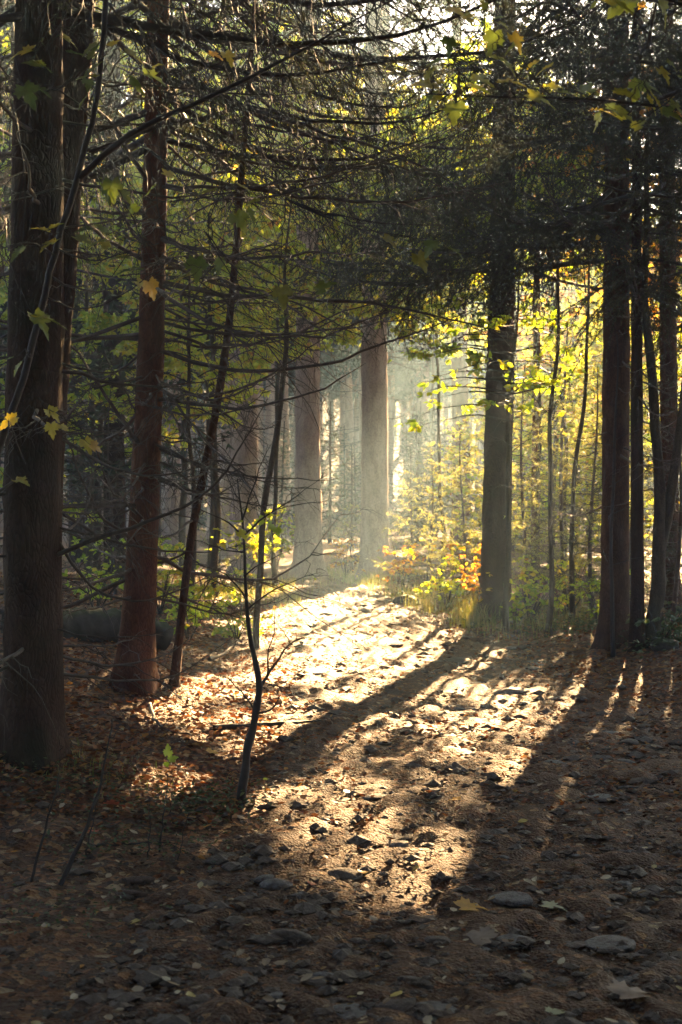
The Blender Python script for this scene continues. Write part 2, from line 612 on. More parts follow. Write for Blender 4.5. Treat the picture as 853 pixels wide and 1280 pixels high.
def bark_mat(name, c1, c2, c3, sc=9.0, stretch=0.35, bump=0.35, moss=None):
    m, nt, out = new_mat(name)
    tc = nd(nt, "ShaderNodeTexCoord")
    mp = nd(nt, "ShaderNodeMapping")
    mp.inputs["Scale"].default_value = (1, 1, stretch)
    nt.links.new(tc.outputs["Object"], mp.inputs[0])
    vo = nd(nt, "ShaderNodeTexVoronoi", i_Scale=sc * 6.0, feature="DISTANCE_TO_EDGE")
    nz = nd(nt, "ShaderNodeTexNoise", i_Scale=sc, i_Detail=8.0, i_Roughness=0.65)
    big = nd(nt, "ShaderNodeTexNoise", i_Scale=1.6, i_Detail=4.0)
    wv = nd(nt, "ShaderNodeTexNoise", i_Scale=sc * 0.8, i_Detail=3.0)
    nt.links.new(mp.outputs[0], wv.inputs["Vector"])
    mxv = nd(nt, "ShaderNodeMixRGB")
    mxv.inputs[0].default_value = 0.12
    nt.links.new(mp.outputs[0], mxv.inputs[1])
    nt.links.new(wv.outputs["Color"], mxv.inputs[2])
    nt.links.new(mxv.outputs[0], vo.inputs["Vector"])
    nt.links.new(mp.outputs[0], nz.inputs["Vector"])
    nt.links.new(tc.outputs["Object"], big.inputs["Vector"])
    rp = ramp(nt, [(0.25, c1), (0.5, c2), (0.75, c3)])
    nt.links.new(nz.outputs[0], rp.inputs[0])
    cr = ramp(nt, [(0.0, (0.35, 0.33, 0.32)), (0.12, (1, 1, 1))])
    nt.links.new(vo.outputs["Distance"], cr.inputs[0])
    mx = nd(nt, "ShaderNodeMixRGB", blend_type="MULTIPLY")
    mx.inputs[0].default_value = 0.6
    nt.links.new(rp.outputs[0], mx.inputs[1])
    nt.links.new(cr.outputs[0], mx.inputs[2])
    colr = mx.outputs[0]
    if moss:
        r3 = ramp(nt, [(0.52, (0, 0, 0)), (0.68, (1, 1, 1))])
        nt.links.new(big.outputs[0], r3.inputs[0])
        mm = nd(nt, "ShaderNodeMixRGB")
        nt.links.new(r3.outputs[0], mm.inputs[0])
        nt.links.new(colr, mm.inputs[1])
        mm.inputs[2].default_value = (*moss, 1)
        colr = mm.outputs[0]
    bs = nd(nt, "ShaderNodeBsdfPrincipled")
    bs.inputs["Roughness"].default_value = 0.85
    bs.inputs["Specular IOR Level"].default_value = 0.06
    nt.links.new(colr, bs.inputs["Base Color"])
    ad = nd(nt, "ShaderNodeMath", operation="ADD")
    mu = nd(nt, "ShaderNodeMath", operation="MULTIPLY")
    mn = nd(nt, "ShaderNodeMath", operation="MINIMUM")
    mn.inputs[1].default_value = 0.25
    nt.links.new(vo.outputs["Distance"], mn.inputs[0])
    mu.inputs[1].default_value = 2.5
    nt.links.new(mn.outputs[0], mu.inputs[0])
    nt.links.new(mu.outputs[0], ad.inputs[0])
    nt.links.new(nz.outputs[0], ad.inputs[1])
    bp = nd(nt, "ShaderNodeBump", i_Strength=bump, i_Distance=0.02)
    nt.links.new(ad.outputs[0], bp.inputs["Height"])
    nt.links.new(bp.outputs[0], bs.inputs["Normal"])
    nt.links.new(bs.outputs[0], out.inputs[0])
    return m


def simple_mat(name, c1, c2, sc=20.0, rough=0.8, bump=0.3, dist=0.01, spec=0.4, moss=None):
    m, nt, out = new_mat(name)
    tc = nd(nt, "ShaderNodeTexCoord")
    nz = nd(nt, "ShaderNodeTexNoise", i_Scale=sc, i_Detail=8.0, i_Roughness=0.6)
    nt.links.new(tc.outputs["Object"], nz.inputs["Vector"])
    rp = ramp(nt, [(0.3, c1), (0.7, c2)])
    nt.links.new(nz.outputs[0], rp.inputs[0])
    bs = nd(nt, "ShaderNodeBsdfPrincipled")
    bs.inputs["Roughness"].default_value = rough
    bs.inputs["Specular IOR Level"].default_value = spec
    colr = rp.outputs[0]
    if moss:
        geo = nd(nt, "ShaderNodeNewGeometry")
        sx = nd(nt, "ShaderNodeSeparateXYZ")
        nt.links.new(geo.outputs["Normal"], sx.inputs[0])
        n2 = nd(nt, "ShaderNodeTexNoise", i_Scale=6.0, i_Detail=5.0)
        nt.links.new(tc.outputs["Object"], n2.inputs["Vector"])
        ad = nd(nt, "ShaderNodeMath", operation="ADD")
        nt.links.new(sx.outputs[2], ad.inputs[0])
        nt.links.new(n2.outputs[0], ad.inputs[1])
        r3 = ramp(nt, [(0.75, (0, 0, 0)), (0.95, (1, 1, 1))])
        mu = nd(nt, "ShaderNodeMath", operation="MULTIPLY")
        mu.inputs[1].default_value = 0.75
        nt.links.new(ad.outputs[0], mu.inputs[0])
        nt.links.new(mu.outputs[0], r3.inputs[0])
        mm = nd(nt, "ShaderNodeMixRGB")
        nt.links.new(r3.outputs[0], mm.inputs[0])
        nt.links.new(colr, mm.inputs[1])
        mm.inputs[2].default_value = (*moss, 1)
        colr = mm.outputs[0]
    nt.links.new(colr, bs.inputs["Base Color"])
    bp = nd(nt, "ShaderNodeBump", i_Strength=bump, i_Distance=dist)
    nt.links.new(nz.outputs[0], bp.inputs["Height"])
    nt.links.new(bp.outputs[0], bs.inputs["Normal"])
    nt.links.new(bs.outputs[0], out.inputs[0])
    return m


def soil_mat(name, stops, litter, sc=1.0):
    """Earth with crumbs, grit and (litter > 0) a flat mosaic of old leaves."""
    m, nt, out = new_mat(name)
    tc = nd(nt, "ShaderNodeTexCoord")
    P = tc.outputs["Object"]
    n1 = nd(nt, "ShaderNodeTexNoise", i_Scale=1.3 * sc, i_Detail=9.0, i_Roughness=0.62)
    n2 = nd(nt, "ShaderNodeTexNoise", i_Scale=38.0 * sc, i_Detail=6.0, i_Roughness=0.7)
    v1 = nd(nt, "ShaderNodeTexVoronoi", i_Scale=26.0 * sc)
    v2 = nd(nt, "ShaderNodeTexVoronoi", i_Scale=70.0 * sc)
    for n in (n1, n2, v1, v2):
        nt.links.new(P, n.inputs["Vector"])
    mxa = nd(nt, "ShaderNodeMixRGB")
    mxa.inputs[0].default_value = 0.5
    nt.links.new(n1.outputs[0], mxa.inputs[1])
    nt.links.new(n2.outputs[0], mxa.inputs[2])
    rp = ramp(nt, stops)
    nt.links.new(mxa.outputs[0], rp.inputs[0])
    sep = nd(nt, "ShaderNodeSeparateColor")
    nt.links.new(v1.outputs["Color"], sep.inputs[0])
    lr = ramp(nt, [(0.0, (0.05, 0.022, 0.012)), (0.35, (0.10, 0.045, 0.02)), (0.7, (0.17, 0.075, 0.03)), (0.92, (0.22, 0.12, 0.05)), (1.0, (0.26, 0.19, 0.11))])
    nt.links.new(sep.outputs[0], lr.inputs[0])
    pr = nd(nt, "ShaderNodeMath", operation="LESS_THAN")
    pr.inputs[1].default_value = litter
    nt.links.new(sep.outputs[1], pr.inputs[0])
    mx = nd(nt, "ShaderNodeMixRGB")
    nt.links.new(pr.outputs[0], mx.inputs[0])
    nt.links.new(rp.outputs[0], mx.inputs[1])
    nt.links.new(lr.outputs[0], mx.inputs[2])
    bs = nd(nt, "ShaderNodeBsdfPrincipled")
    bs.inputs["Roughness"].default_value = 0.72
    bs.inputs["Specular IOR Level"].default_value = 0.18
    nt.links.new(mx.outputs[0], bs.inputs["Base Color"])
    a = nd(nt, "ShaderNodeMath", operation="ADD")
    b = nd(nt, "ShaderNodeMath", operation="ADD")
    nt.links.new(n2.outputs[0], a.inputs[0])
    nt.links.new(v1.outputs["Distance"], a.inputs[1])
    nt.links.new(a.outputs[0], b.inputs[0])
    nt.links.new(v2.outputs["Distance"], b.inputs[1])
    bp = nd(nt, "ShaderNodeBump", i_Strength=0.85, i_Distance=0.018)
    nt.links.new(b.outputs[0], bp.inputs["Height"])
    nt.links.new(bp.outputs[0], bs.inputs["Normal"])
    nt.links.new(bs.outputs[0], out.inputs[0])
    return m


M = {}
M["bark_dark"] = bark_mat("spruce bark", (0.018, 0.009, 0.006), (0.038, 0.018, 0.011), (0.065, 0.036, 0.025), moss=(0.022, 0.018, 0.009))
M["bark_brown"] = bark_mat("brown spruce bark", (0.035, 0.019, 0.012), (0.068, 0.036, 0.022), (0.11, 0.065, 0.045))
M["bark_red"] = bark_mat("reddish spruce bark", (0.045, 0.017, 0.009), (0.088, 0.034, 0.018), (0.135, 0.064, 0.04))
M["bark_hazed"] = bark_mat("haze-paled spruce bark", (0.19, 0.135, 0.105), (0.29, 0.215, 0.17), (0.37, 0.29, 0.24))  # paleness of distance haze put into the bark colour of far trunks
M["bark_smooth"] = bark_mat("smooth young bark", (0.035, 0.028, 0.02), (0.065, 0.052, 0.036), (0.10, 0.085, 0.06), sc=14, bump=0.3)
M["twig"] = simple_mat("dead twig", (0.035, 0.026, 0.02), (0.085, 0.065, 0.05), 30, 0.8)
M["twig_dark"] = simple_mat("dark twig bark", (0.012, 0.008, 0.006), (0.032, 0.021, 0.015), 30, 0.7)
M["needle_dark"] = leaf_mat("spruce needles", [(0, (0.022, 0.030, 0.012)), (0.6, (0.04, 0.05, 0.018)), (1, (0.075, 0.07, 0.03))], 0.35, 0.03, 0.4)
M["needle_sunlit"] = leaf_mat("sunlit young needles", [(0, (0.17, 0.21, 0.045)), (0.6, (0.30, 0.31, 0.065)), (1, (0.40, 0.35, 0.09))], 0.62, 0.05, 0.4)  # sunlight put into the colour; shaded young spruces take the dark needles
M["needle_far"] = leaf_mat("far spruce needles", [(0, (0.02, 0.034, 0.018)), (1, (0.05, 0.065, 0.03))], 0.3, 0.02, 0.5)
M["beech_yellow"] = leaf_mat("yellow autumn leaves", [(0, (0.22, 0.36, 0.025)), (0.4, (0.44, 0.54, 0.035)), (0.8, (0.60, 0.58, 0.045)), (0.95, (0.64, 0.44, 0.035)), (1, (0.5, 0.22, 0.03))], 0.7, 0.05)
M["beech_green"] = leaf_mat("green autumn leaves", [(0, (0.18, 0.32, 0.022)), (0.5, (0.34, 0.50, 0.033)), (0.85, (0.52, 0.56, 0.04)), (1, (0.6, 0.5, 0.04))], 0.7, 0.05)
M["beech_brown"] = leaf_mat("rusty autumn leaves", [(0, (0.50, 0.42, 0.04)), (0.4, (0.58, 0.34, 0.04)), (0.8, (0.50, 0.20, 0.035)), (1, (0.28, 0.10, 0.03))], 0.65, 0.05)
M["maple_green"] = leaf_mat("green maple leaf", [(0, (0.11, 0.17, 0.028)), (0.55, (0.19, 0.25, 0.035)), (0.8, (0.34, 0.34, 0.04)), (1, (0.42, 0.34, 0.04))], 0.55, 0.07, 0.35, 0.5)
M["maple_shade"] = leaf_mat("shaded green maple leaf", [(0, (0.06, 0.10, 0.015)), (0.6, (0.11, 0.15, 0.02)), (1, (0.20, 0.19, 0.025))], 0.55, 0.05, 0.35, 0.5)  # darker copy of the green leaf, with shade put into its colour
M["maple_gold"] = leaf_mat("golden maple leaf", [(0, (0.34, 0.31, 0.03)), (0.75, (0.48, 0.39, 0.03)), (1, (0.46, 0.27, 0.03))], 0.6, 0.07, 0.35, 0.5)
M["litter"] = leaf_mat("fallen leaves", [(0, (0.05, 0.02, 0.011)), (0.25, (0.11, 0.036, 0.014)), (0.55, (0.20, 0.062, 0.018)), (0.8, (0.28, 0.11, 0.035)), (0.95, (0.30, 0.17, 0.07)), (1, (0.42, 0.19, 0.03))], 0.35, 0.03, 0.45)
M["litter_dull"] = leaf_mat("dull fallen leaves", [(0, (0.028, 0.017, 0.012)), (0.5, (0.07, 0.042, 0.026)), (0.88, (0.12, 0.078, 0.048)), (0.97, (0.22, 0.165, 0.10)), (1, (0.36, 0.20, 0.05))], 0.15, 0.03, 0.45)
M["litter_pale"] = leaf_mat("pale dry fallen leaves", [(0, (0.20, 0.13, 0.07)), (0.6, (0.32, 0.25, 0.16)), (0.9, (0.42, 0.36, 0.24)), (1, (0.40, 0.30, 0.06))], 0.25, 0.05, 0.4)
M["grass"] = leaf_mat("forest grass", [(0, (0.10, 0.15, 0.02)), (0.6, (0.22, 0.23, 0.04)), (1, (0.38, 0.30, 0.09))], 0.5, 0.06, 0.4)
M["herb"] = leaf_mat("low herb leaves", [(0, (0.03, 0.06, 0.015)), (0.8, (0.06, 0.09, 0.02)), (1, (0.22, 0.08, 0.03))], 0.4, 0.06, 0.4)
M["soil"] = soil_mat("forest soil", [(0.3, (0.03, 0.018, 0.011)), (0.5, (0.065, 0.036, 0.02)), (0.7, (0.11, 0.065, 0.036))], 0.72)
M["path"] = soil_mat("trodden path earth", [(0.3, (0.040, 0.020, 0.010)), (0.5, (0.085, 0.043, 0.022)), (0.7, (0.15, 0.083, 0.044))], 0.3, 1.25)


def stone_mat(name, grey, dark, dirt):
    """Worn path stone: mottled, with earth dried onto it in patches."""
    m, nt, out = new_mat(name)
    tc = nd(nt, "ShaderNodeTexCoord")
    geo = nd(nt, "ShaderNodeNewGeometry")
    n1 = nd(nt, "ShaderNodeTexNoise", i_Scale=2.2, i_Detail=7.0, i_Roughness=0.65)
    n2 = nd(nt, "ShaderNodeTexNoise", i_Scale=60.0, i_Detail=6.0, i_Roughness=0.7)
    nt.links.new(tc.outputs["Object"], n1.inputs["Vector"])
    nt.links.new(geo.outputs["Position"], n2.inputs["Vector"])
    c1 = ramp(nt, [(0.3, dark), (0.7, grey)])
    nt.links.new(n2.outputs[0], c1.inputs[0])
    f = ramp(nt, [(0.34, (1, 1, 1)), (0.5, (0, 0, 0))])
    nt.links.new(n1.outputs[0], f.inputs[0])
    mx = nd(nt, "ShaderNodeMixRGB")
    nt.links.new(f.outputs[0], mx.inputs[0])
    nt.links.new(c1.outputs[0], mx.inputs[1])
    mx.inputs[2].default_value = (*dirt, 1)
    bs = nd(nt, "ShaderNodeBsdfPrincipled")
    bs.inputs["Roughness"].default_value = 0.7
    bs.inputs["Specular IOR Level"].default_value = 0.35
    nt.links.new(mx.outputs[0], bs.inputs["Base Color"])
    ad = nd(nt, "ShaderNodeMath", operation="ADD")
    nt.links.new(n1.outputs[0], ad.inputs[0])
    nt.links.new(n2.outputs[0], ad.inputs[1])
    bp = nd(nt, "ShaderNodeBump", i_Strength=0.9, i_Distance=0.012)
    nt.links.new(ad.outputs[0], bp.inputs["Height"])
    nt.links.new(bp.outputs[0], bs.inputs["Normal"])
    nt.links.new(bs.outputs[0], out.inputs[0])
    return m


M["stone"] = stone_mat("grey path stone", (0.15, 0.142, 0.135), (0.055, 0.05, 0.047), (0.06, 0.036, 0.022))
M["stone_warm"] = stone_mat("brown path stone", (0.10, 0.075, 0.055), (0.04, 0.028, 0.02), (0.065, 0.038, 0.022))
M["mossy"] = simple_mat("mossy rock", (0.022, 0.018, 0.014), (0.06, 0.05, 0.04), 8, 0.8, 0.5, 0.02, 0.3, moss=(0.028, 0.034, 0.010))
M["cone"] = simple_mat("spruce cone scales", (0.07, 0.042, 0.026), (0.16, 0.10, 0.065), 60, 0.6, 0.2, 0.003)

# ------------------------------------------------------------------ ground and path
def grid_lines(parts):
    return np.unique(np.round(np.concatenate([np.arange(a, b, s) for a, b, s in parts]), 4))


xs = grid_lines([(-150, -40, 12), (-40, -12, 2.5), (-12, -5, 0.5), (-5, 6, 0.07), (6, 14, 0.5), (14, 40, 2.5), (40, 151, 12)])
ys = grid_lines([(-20, 2, 2), (2, 12, 0.06), (12, 30, 0.16), (30, 50, 1.0), (50, 152, 6)])
GX, GY = np.meshgrid(xs, ys)
wl, wr = edge_left(GY), edge_right(GY)
off_path = np.clip(np.maximum(wl - GX, GX - wr) / 0.35, 0, 1)
Z = height(GX, GY)
micro = rng.normal(0, 1, GX.shape)
for _ in range(2):
    micro = (micro + np.roll(micro, 1, 0) + np.roll(micro, -1, 0) + np.roll(micro, 1, 1) + np.roll(micro, -1, 1)) / 5
near = (np.abs(GX) < 5.5) & (GY > 2) & (GY < 29)
Z = Z + micro * 0.035 * off_path * near - 0.02 * (1 - off_path)
ny, nx = GX.shape
i, j = np.meshgrid(np.arange(ny - 1), np.arange(nx - 1), indexing="ij")
Q = np.stack([i * nx + j, i * nx + j + 1, (i + 1) * nx + j + 1, (i + 1) * nx + j], -1).reshape(-1, 4)
mb = MB()
mb.add(np.stack([GX, GY, Z], -1).reshape(-1, 3), None, Q)
tag(mb.build("ground", [M["soil"]]), kind="structure")

yp = np.concatenate([np.arange(-2, 3, 0.5), np.arange(3, 11, 0.045), np.arange(11, 29, 0.12), np.arange(29, 61, 1.0)])
up = np.linspace(0, 1, 90)
PYg, PU = np.meshgrid(yp, up, indexing="ij")
ew1 = 0.09 * np.sin(yp * 2.1) + 0.06 * np.sin(yp * 5.3 + 1) + 0.03 * np.sin(yp * 11.7)
ew2 = 0.10 * np.sin(yp * 1.7 + 2) + 0.07 * np.sin(yp * 4.9) + 0.03 * np.sin(yp * 12.9)
a = (edge_left(yp) + ew1 - 0.05)[:, None]
b = (edge_right(yp) + ew2 + 0.05)[:, None]
PX = a + (b - a) * PU
pm = rng.normal(0, 1, PX.shape)
for _ in range(3):
    pm = (2 * pm + np.roll(pm, 1, 0) + np.roll(pm, -1, 0) + np.roll(pm, 1, 1) + np.roll(pm, -1, 1)) / 6
PZ = height(PX, PYg) + 0.004 + 0.045 * pm * (PYg < 29)
rim = np.minimum(PU, 1 - PU)
PZ = PZ - 0.028 * (1 - np.clip(rim / 0.06, 0, 1))
ny, nx = PX.shape
i, j = np.meshgrid(np.arange(ny - 1), np.arange(nx - 1), indexing="ij")
Q = np.stack([i * nx + j, i * nx + j + 1, (i + 1) * nx + j + 1, (i + 1) * nx + j], -1).reshape(-1, 4)
mb = MB()
mb.add(np.stack([PX, PYg, PZ], -1).reshape(-1, 3), None, Q)
tag(mb.build("path", [M["path"]]), kind="structure")


# ------------------------------------------------------------------ fallen leaves, grit, grass (nobody could count these)
def curled_leaves(mb, B, yaw, tiltv, L, Wd, curl, m=0):
    n = len(B)
    tx = np.array([0, 0.3, 0.3, 0.3, 0.7, 0.7, 0.7, 1.0])
    ty = np.array([0, 0.5, 0, -0.5, 0.42, 0, -0.42, 0])
    X = np.stack([np.cos(yaw), np.sin(yaw), np.zeros(n)], 1)
    Nn = norm(np.array([0, 0, 1.0]) + tiltv)
    X = norm(X - (X * Nn).sum(1)[:, None] * Nn)
    Y = np.cross(Nn, X)
    zz = curl[:, None] * (ty[None] ** 2 * 1.6) + (curl[:, None] * 0.7) * ((tx[None] - 0.5) ** 2)
    V = B[:, None] + (L[:, None] * (tx - 0.5))[:, :, None] * X[:, None] + (Wd[:, None] * ty)[:, :, None] * Y[:, None] + (L[:, None] * zz)[:, :, None] * Nn[:, None]
    o = np.arange(n)[:, None, None] * 8
    T = np.array([(0, 2, 1), (0, 3, 2), (4, 5, 7), (5, 6, 7)])[None] + o
    Q = np.array([(1, 2, 5, 4), (2, 3, 6, 5)])[None] + o
    mb.add(V.reshape(-1, 3), T.reshape(-1, 3), Q.reshape(-1, 4), m)


def scatter(n, y0, y1, power, xpad=0.6):
    """Random ground spots inside the view wedge, denser near the camera."""
    u = rng.random(n)
    y = (y0 ** (1 - power) + u * (y1 ** (1 - power) - y0 ** (1 - power))) ** (1 / (1 - power))
    x = rng.uniform(-1, 1, n) * (0.245 * y + xpad)
    return x, y


mb, mb2 = MB(), MB()
x, y = scatter(56000, 3.5, 24, 1.25)
dl, dr = edge_left(y) - x, x - edge_right(y)
on = (dl < 0) & (dr < 0)
edge = np.minimum(-dl, -dr)
patch = 0.5 + 0.5 * np.sin(x * 3.1 + 1.7 * np.sin(y * 1.3)) * np.sin(y * 2.2 + x)
p = np.where(on, np.clip(0.34 - edge * 0.16, 0.12, 0.34) * (0.4 + patch) * (1 + 1.3 * sstep(5.3, 8, y)), 0.95)
p = np.where(on & (((x + 0.05) / 0.75) ** 2 + ((y - 7.3) / 1.0) ** 2 < 1), p * 0.35, p)  # leaves thinned over the sun pool so its ground reads lighter
p = np.where((dl > 0) & (y < 6.2), 0.26 * (0.2 + patch), p)
k_ = rng.random(len(x)) < p
x, y, on = x[k_], y[k_], on[k_]
n = len(x)
L = rng.uniform(0.022, 0.06, n) * np.where(on, 0.8, 1) * (0.62 + 0.38 * sstep(4.5, 7, y))
B = np.stack([x, y, height(x, y) + 0.006 + rng.random(n) * np.where(on, 0.008, 0.022)], 1)
yaw = rng.uniform(0, 6.28, n)
tl = np.c_[rng.normal(0, 0.33, (n, 2)), np.zeros(n)]
cu = rng.normal(0.18, 0.28, n)
Wd = L * rng.uniform(0.45, 0.7, n)
warm = (rng.random(n) < sstep(5.2, 7.2, y) * 0.85 + 0.1)  # more dull leaves near the camera, more warm ones farther off
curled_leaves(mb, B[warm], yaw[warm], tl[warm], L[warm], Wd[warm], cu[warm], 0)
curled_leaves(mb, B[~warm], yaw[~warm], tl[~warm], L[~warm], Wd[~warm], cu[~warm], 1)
n = 420
x, y = scatter(n, 3.8, 8.5, 1.2)
L = rng.uniform(0.022, 0.05, n)
B = np.stack([x, y, height(x, y) + 0.02 + rng.random(n) * 0.012], 1)
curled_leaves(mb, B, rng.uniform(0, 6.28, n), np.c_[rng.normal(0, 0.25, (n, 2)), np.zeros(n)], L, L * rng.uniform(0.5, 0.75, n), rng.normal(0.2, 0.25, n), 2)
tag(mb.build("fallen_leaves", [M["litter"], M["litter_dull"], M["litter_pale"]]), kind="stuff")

# grit and crumbs on the path and bank
ic = np.array([(1, 0, 0), (-1, 0, 0), (0, 1, 0), (0, -1, 0), (0, 0, 1), (0, 0, -1), (0.6, 0.6, 0.5), (-0.6, 0.6, 0.5), (-0.6, -0.6, 0.5), (0.6, -0.6, 0.5)], float)
it = np.array([(4, 0, 6), (4, 6, 2), (4, 2, 7), (4, 7, 1), (4, 1, 8), (4, 8, 3), (4, 3, 9), (4, 9, 0), (0, 5, 2), (0, 2, 6), (2, 5, 1), (2, 1, 7), (1, 5, 3), (1, 3, 8), (3, 5, 0), (3, 0, 9)])
x, y = scatter(15000, 3.5, 20, 1.5)
on = (edge_left(y) < x) & (x < edge_right(y))
k_ = on | (rng.random(len(x)) < 0.15)
x, y = x[k_], y[k_]
n = len(x)
s = rng.uniform(0.004, 0.011, n) * (1 + 3.4 * (rng.random(n) ** 9)) * (0.75 + y * 0.06)
V = ic[None] * rng.uniform(0.7, 1.3, (n, 10, 1)) * s[:, None, None] * np.stack([rng.uniform(0.8, 1.6, n), rng.uniform(0.8, 1.4, n), rng.uniform(0.35, 0.7, n)], 1)[:, None]
V = V + np.stack([x, y, height(x, y) + 0.007], 1)[:, None]
mb = MB()
mb.add(V.reshape(-1, 3), (it[None] + np.arange(n)[:, None, None] * 10).reshape(-1, 3))
tag(mb.build("gravel", [M["stone_warm"]], smooth=()), kind="stuff")


def blades(mb, x, y, h0, h1, wd, lean=0.5, seg=3, m=0):
    n = len(x)
    h = rng.uniform(h0, h1, n)
    az = rng.uniform(0, 6.28, n)
    ln_ = rng.uniform(0.1, lean, n) * h
    s = np.linspace(0, 1, seg + 1)
    base = np.stack([x, y, height(x, y) - 0.01], 1)
    d = np.stack([np.cos(az), np.sin(az), np.zeros(n)], 1)
    w = np.stack([-np.sin(az), np.cos(az), np.zeros(n)], 1)
    C = base[:, None] + (ln_[:, None] * s**2)[:, :, None] * d[:, None] + (h[:, None] * (s - 0.25 * s**3))[:, :, None] * np.array([0, 0, 1.0])
    hw = wd * rng.uniform(0.6, 1.3, n)[:, None] * (1 - s * 0.9)
    V = np.stack([C - hw[:, :, None] * w[:, None], C + hw[:, :, None] * w[:, None]], 2)
    V = V.reshape(n, -1, 3)
    o = np.arange(n)[:, None, None] * (2 * (seg + 1))
    q = np.array([(2 * k, 2 * k + 1, 2 * k + 3, 2 * k + 2) for k in range(seg)])[None] + o
    mb.add(V.reshape(-1, 3), None, q.reshape(-1, 4), m)


mb = MB()
for cxp, cyp, n, rx, ry, h0, h1 in [(540, 752, 1500, 0.7, 2.0, 0.10, 0.35), (470, 728, 900, 0.8, 1.6, 0.10, 0.3), (410, 722, 700, 0.8, 2.0, 0.1, 0.3), (595, 778, 520, 0.22, 0.35, 0.15, 0.42), (655, 772, 800, 0.7, 1.2, 0.08, 0.3), (720, 775, 700, 0.7, 1.0, 0.08, 0.25), (270, 742, 2600, 1.6, 1.8, 0.06, 0.2), (330, 742, 1500, 1.0, 1.4, 0.05, 0.18), (400, 726, 1500, 1.4, 2.4, 0.06, 0.2), (60, 945, 320, 0.5, 0.3, 0.03, 0.09)]:
    g = ground_at(cxp, cyp)
    x, y = g[0] + rng.normal(0, rx * 0.6, n), g[1] + rng.normal(0, ry * 0.6, n)
    o_ = ~((x > edge_left(y) + 0.25) & (x < edge_right(y) - 0.2)) | (rng.random(n) < 0.06)
    blades(mb, x[o_], y[o_], h0, h1, 0.0035)
tag(mb.build("grass", [M["grass"]]), kind="stuff")

mb = MB()
for cxp, cyp, n, rx, ry, sz in [(255, 1012, 380, 0.32, 0.25, 0.028), (170, 1060, 260, 0.35, 0.3, 0.022), (90, 985, 300, 0.4, 0.4, 0.024), (60, 1150, 200, 0.3, 0.25, 0.02), (650, 765, 700, 0.8, 1.2, 0.05), (540, 745, 600, 0.7, 1.5, 0.05), (745, 790, 500, 0.6, 0.7, 0.045), (815, 805, 260, 0.3, 0.5, 0.05), (260, 780, 500, 0.8, 1.0, 0.04)]:
    g = ground_at(cxp, cyp)
    x, y = g[0] + rng.normal(0, rx * 0.6, n), g[1] + rng.normal(0, ry * 0.6, n)
    o_ = ~((x > edge_left(y) + 0.15) & (x < edge_right(y) - 0.15))
    x, y = x[o_], y[o_]
    n = len(x)
    B = np.stack([x, y, height(x, y) + rng.uniform(0.01, sz * 3.0, n)], 1)
    X = norm(np.c_[rng.normal(0, 1, (n, 2)), rng.normal(0.1, 0.3, n)])
    leaf_quads(mb, B, X, norm(np.array([0, 0, 1]) + rng.normal(0, 0.35, (n, 3))), sz * rng.uniform(0.6, 1.3, n), sz * 0.6, 0)
tag(mb.build("undergrowth", [M["herb"]]), kind="stuff")

# ------------------------------------------------------------------ stones
import bmesh


def stone_mesh(name, seed, mat, flat=0.5, rough=0.16):
    r = np.random.default_rng(seed)
    bm = bmesh.new()
    bmesh.ops.create_icosphere(bm, subdivisions=4, radius=1.0)
    C = np.array([v.co[:] for v in bm.verts])
    d = np.zeros(len(C))
    for f, a_ in ((1.3, 1.0), (2.4, 0.5), (4.5, 0.25), (9, 0.12)):
        for _ in range(3):
            w_ = r.normal(0, 1, 3)
            w_ *= f / np.linalg.norm(w_)
            d += a_ * np.sin(C @ w_ + r.uniform(0, 6.28)) / 3
    C2 = C * (1 + rough * d)[:, None]
    for _ in range(5):  # a few broken faces
        nrm = norm(r.normal(0, 1, 3) * np.array([1, 1, 0.7]))
        lim = r.uniform(0.62, 0.85)
        ov = np.maximum(C2 @ nrm - lim, 0)
        C2 -= ov[:, None] * nrm * 0.85
    C2[:, 2] *= flat
    for v, c in zip(bm.verts, C2):
        v.co = c
    me = bpy.data.meshes.new(name)
    bm.to_mesh(me)
    bm.free()
    me.polygons.foreach_set("use_smooth", np.ones(len(me.polygons), bool))
    me.materials.append(mat)
    return me


SM = [stone_mesh("stone", s, M["stone"] if s % 3 else M["stone_warm"], 0.4, 0.3) for s in range(12)]
MOSS = [stone_mesh("mossy_stone", 40 + s, M["mossy"], 0.7, 0.34) for s in range(3)]


def put_stone(name, me, x, y, sx, sy, sz, rz, bury, label, cat, group=None):
    o = bpy.data.objects.new(name, me)
    col.objects.link(o)
    o.location = (x, y, float(height(x, y)) + sz * bury)
    o.scale = (sx, sy, sz)
    o.rotation_euler = (rng.normal(0, 0.06), rng.normal(0, 0.06), rz)
    return tag(o, label, cat, group)


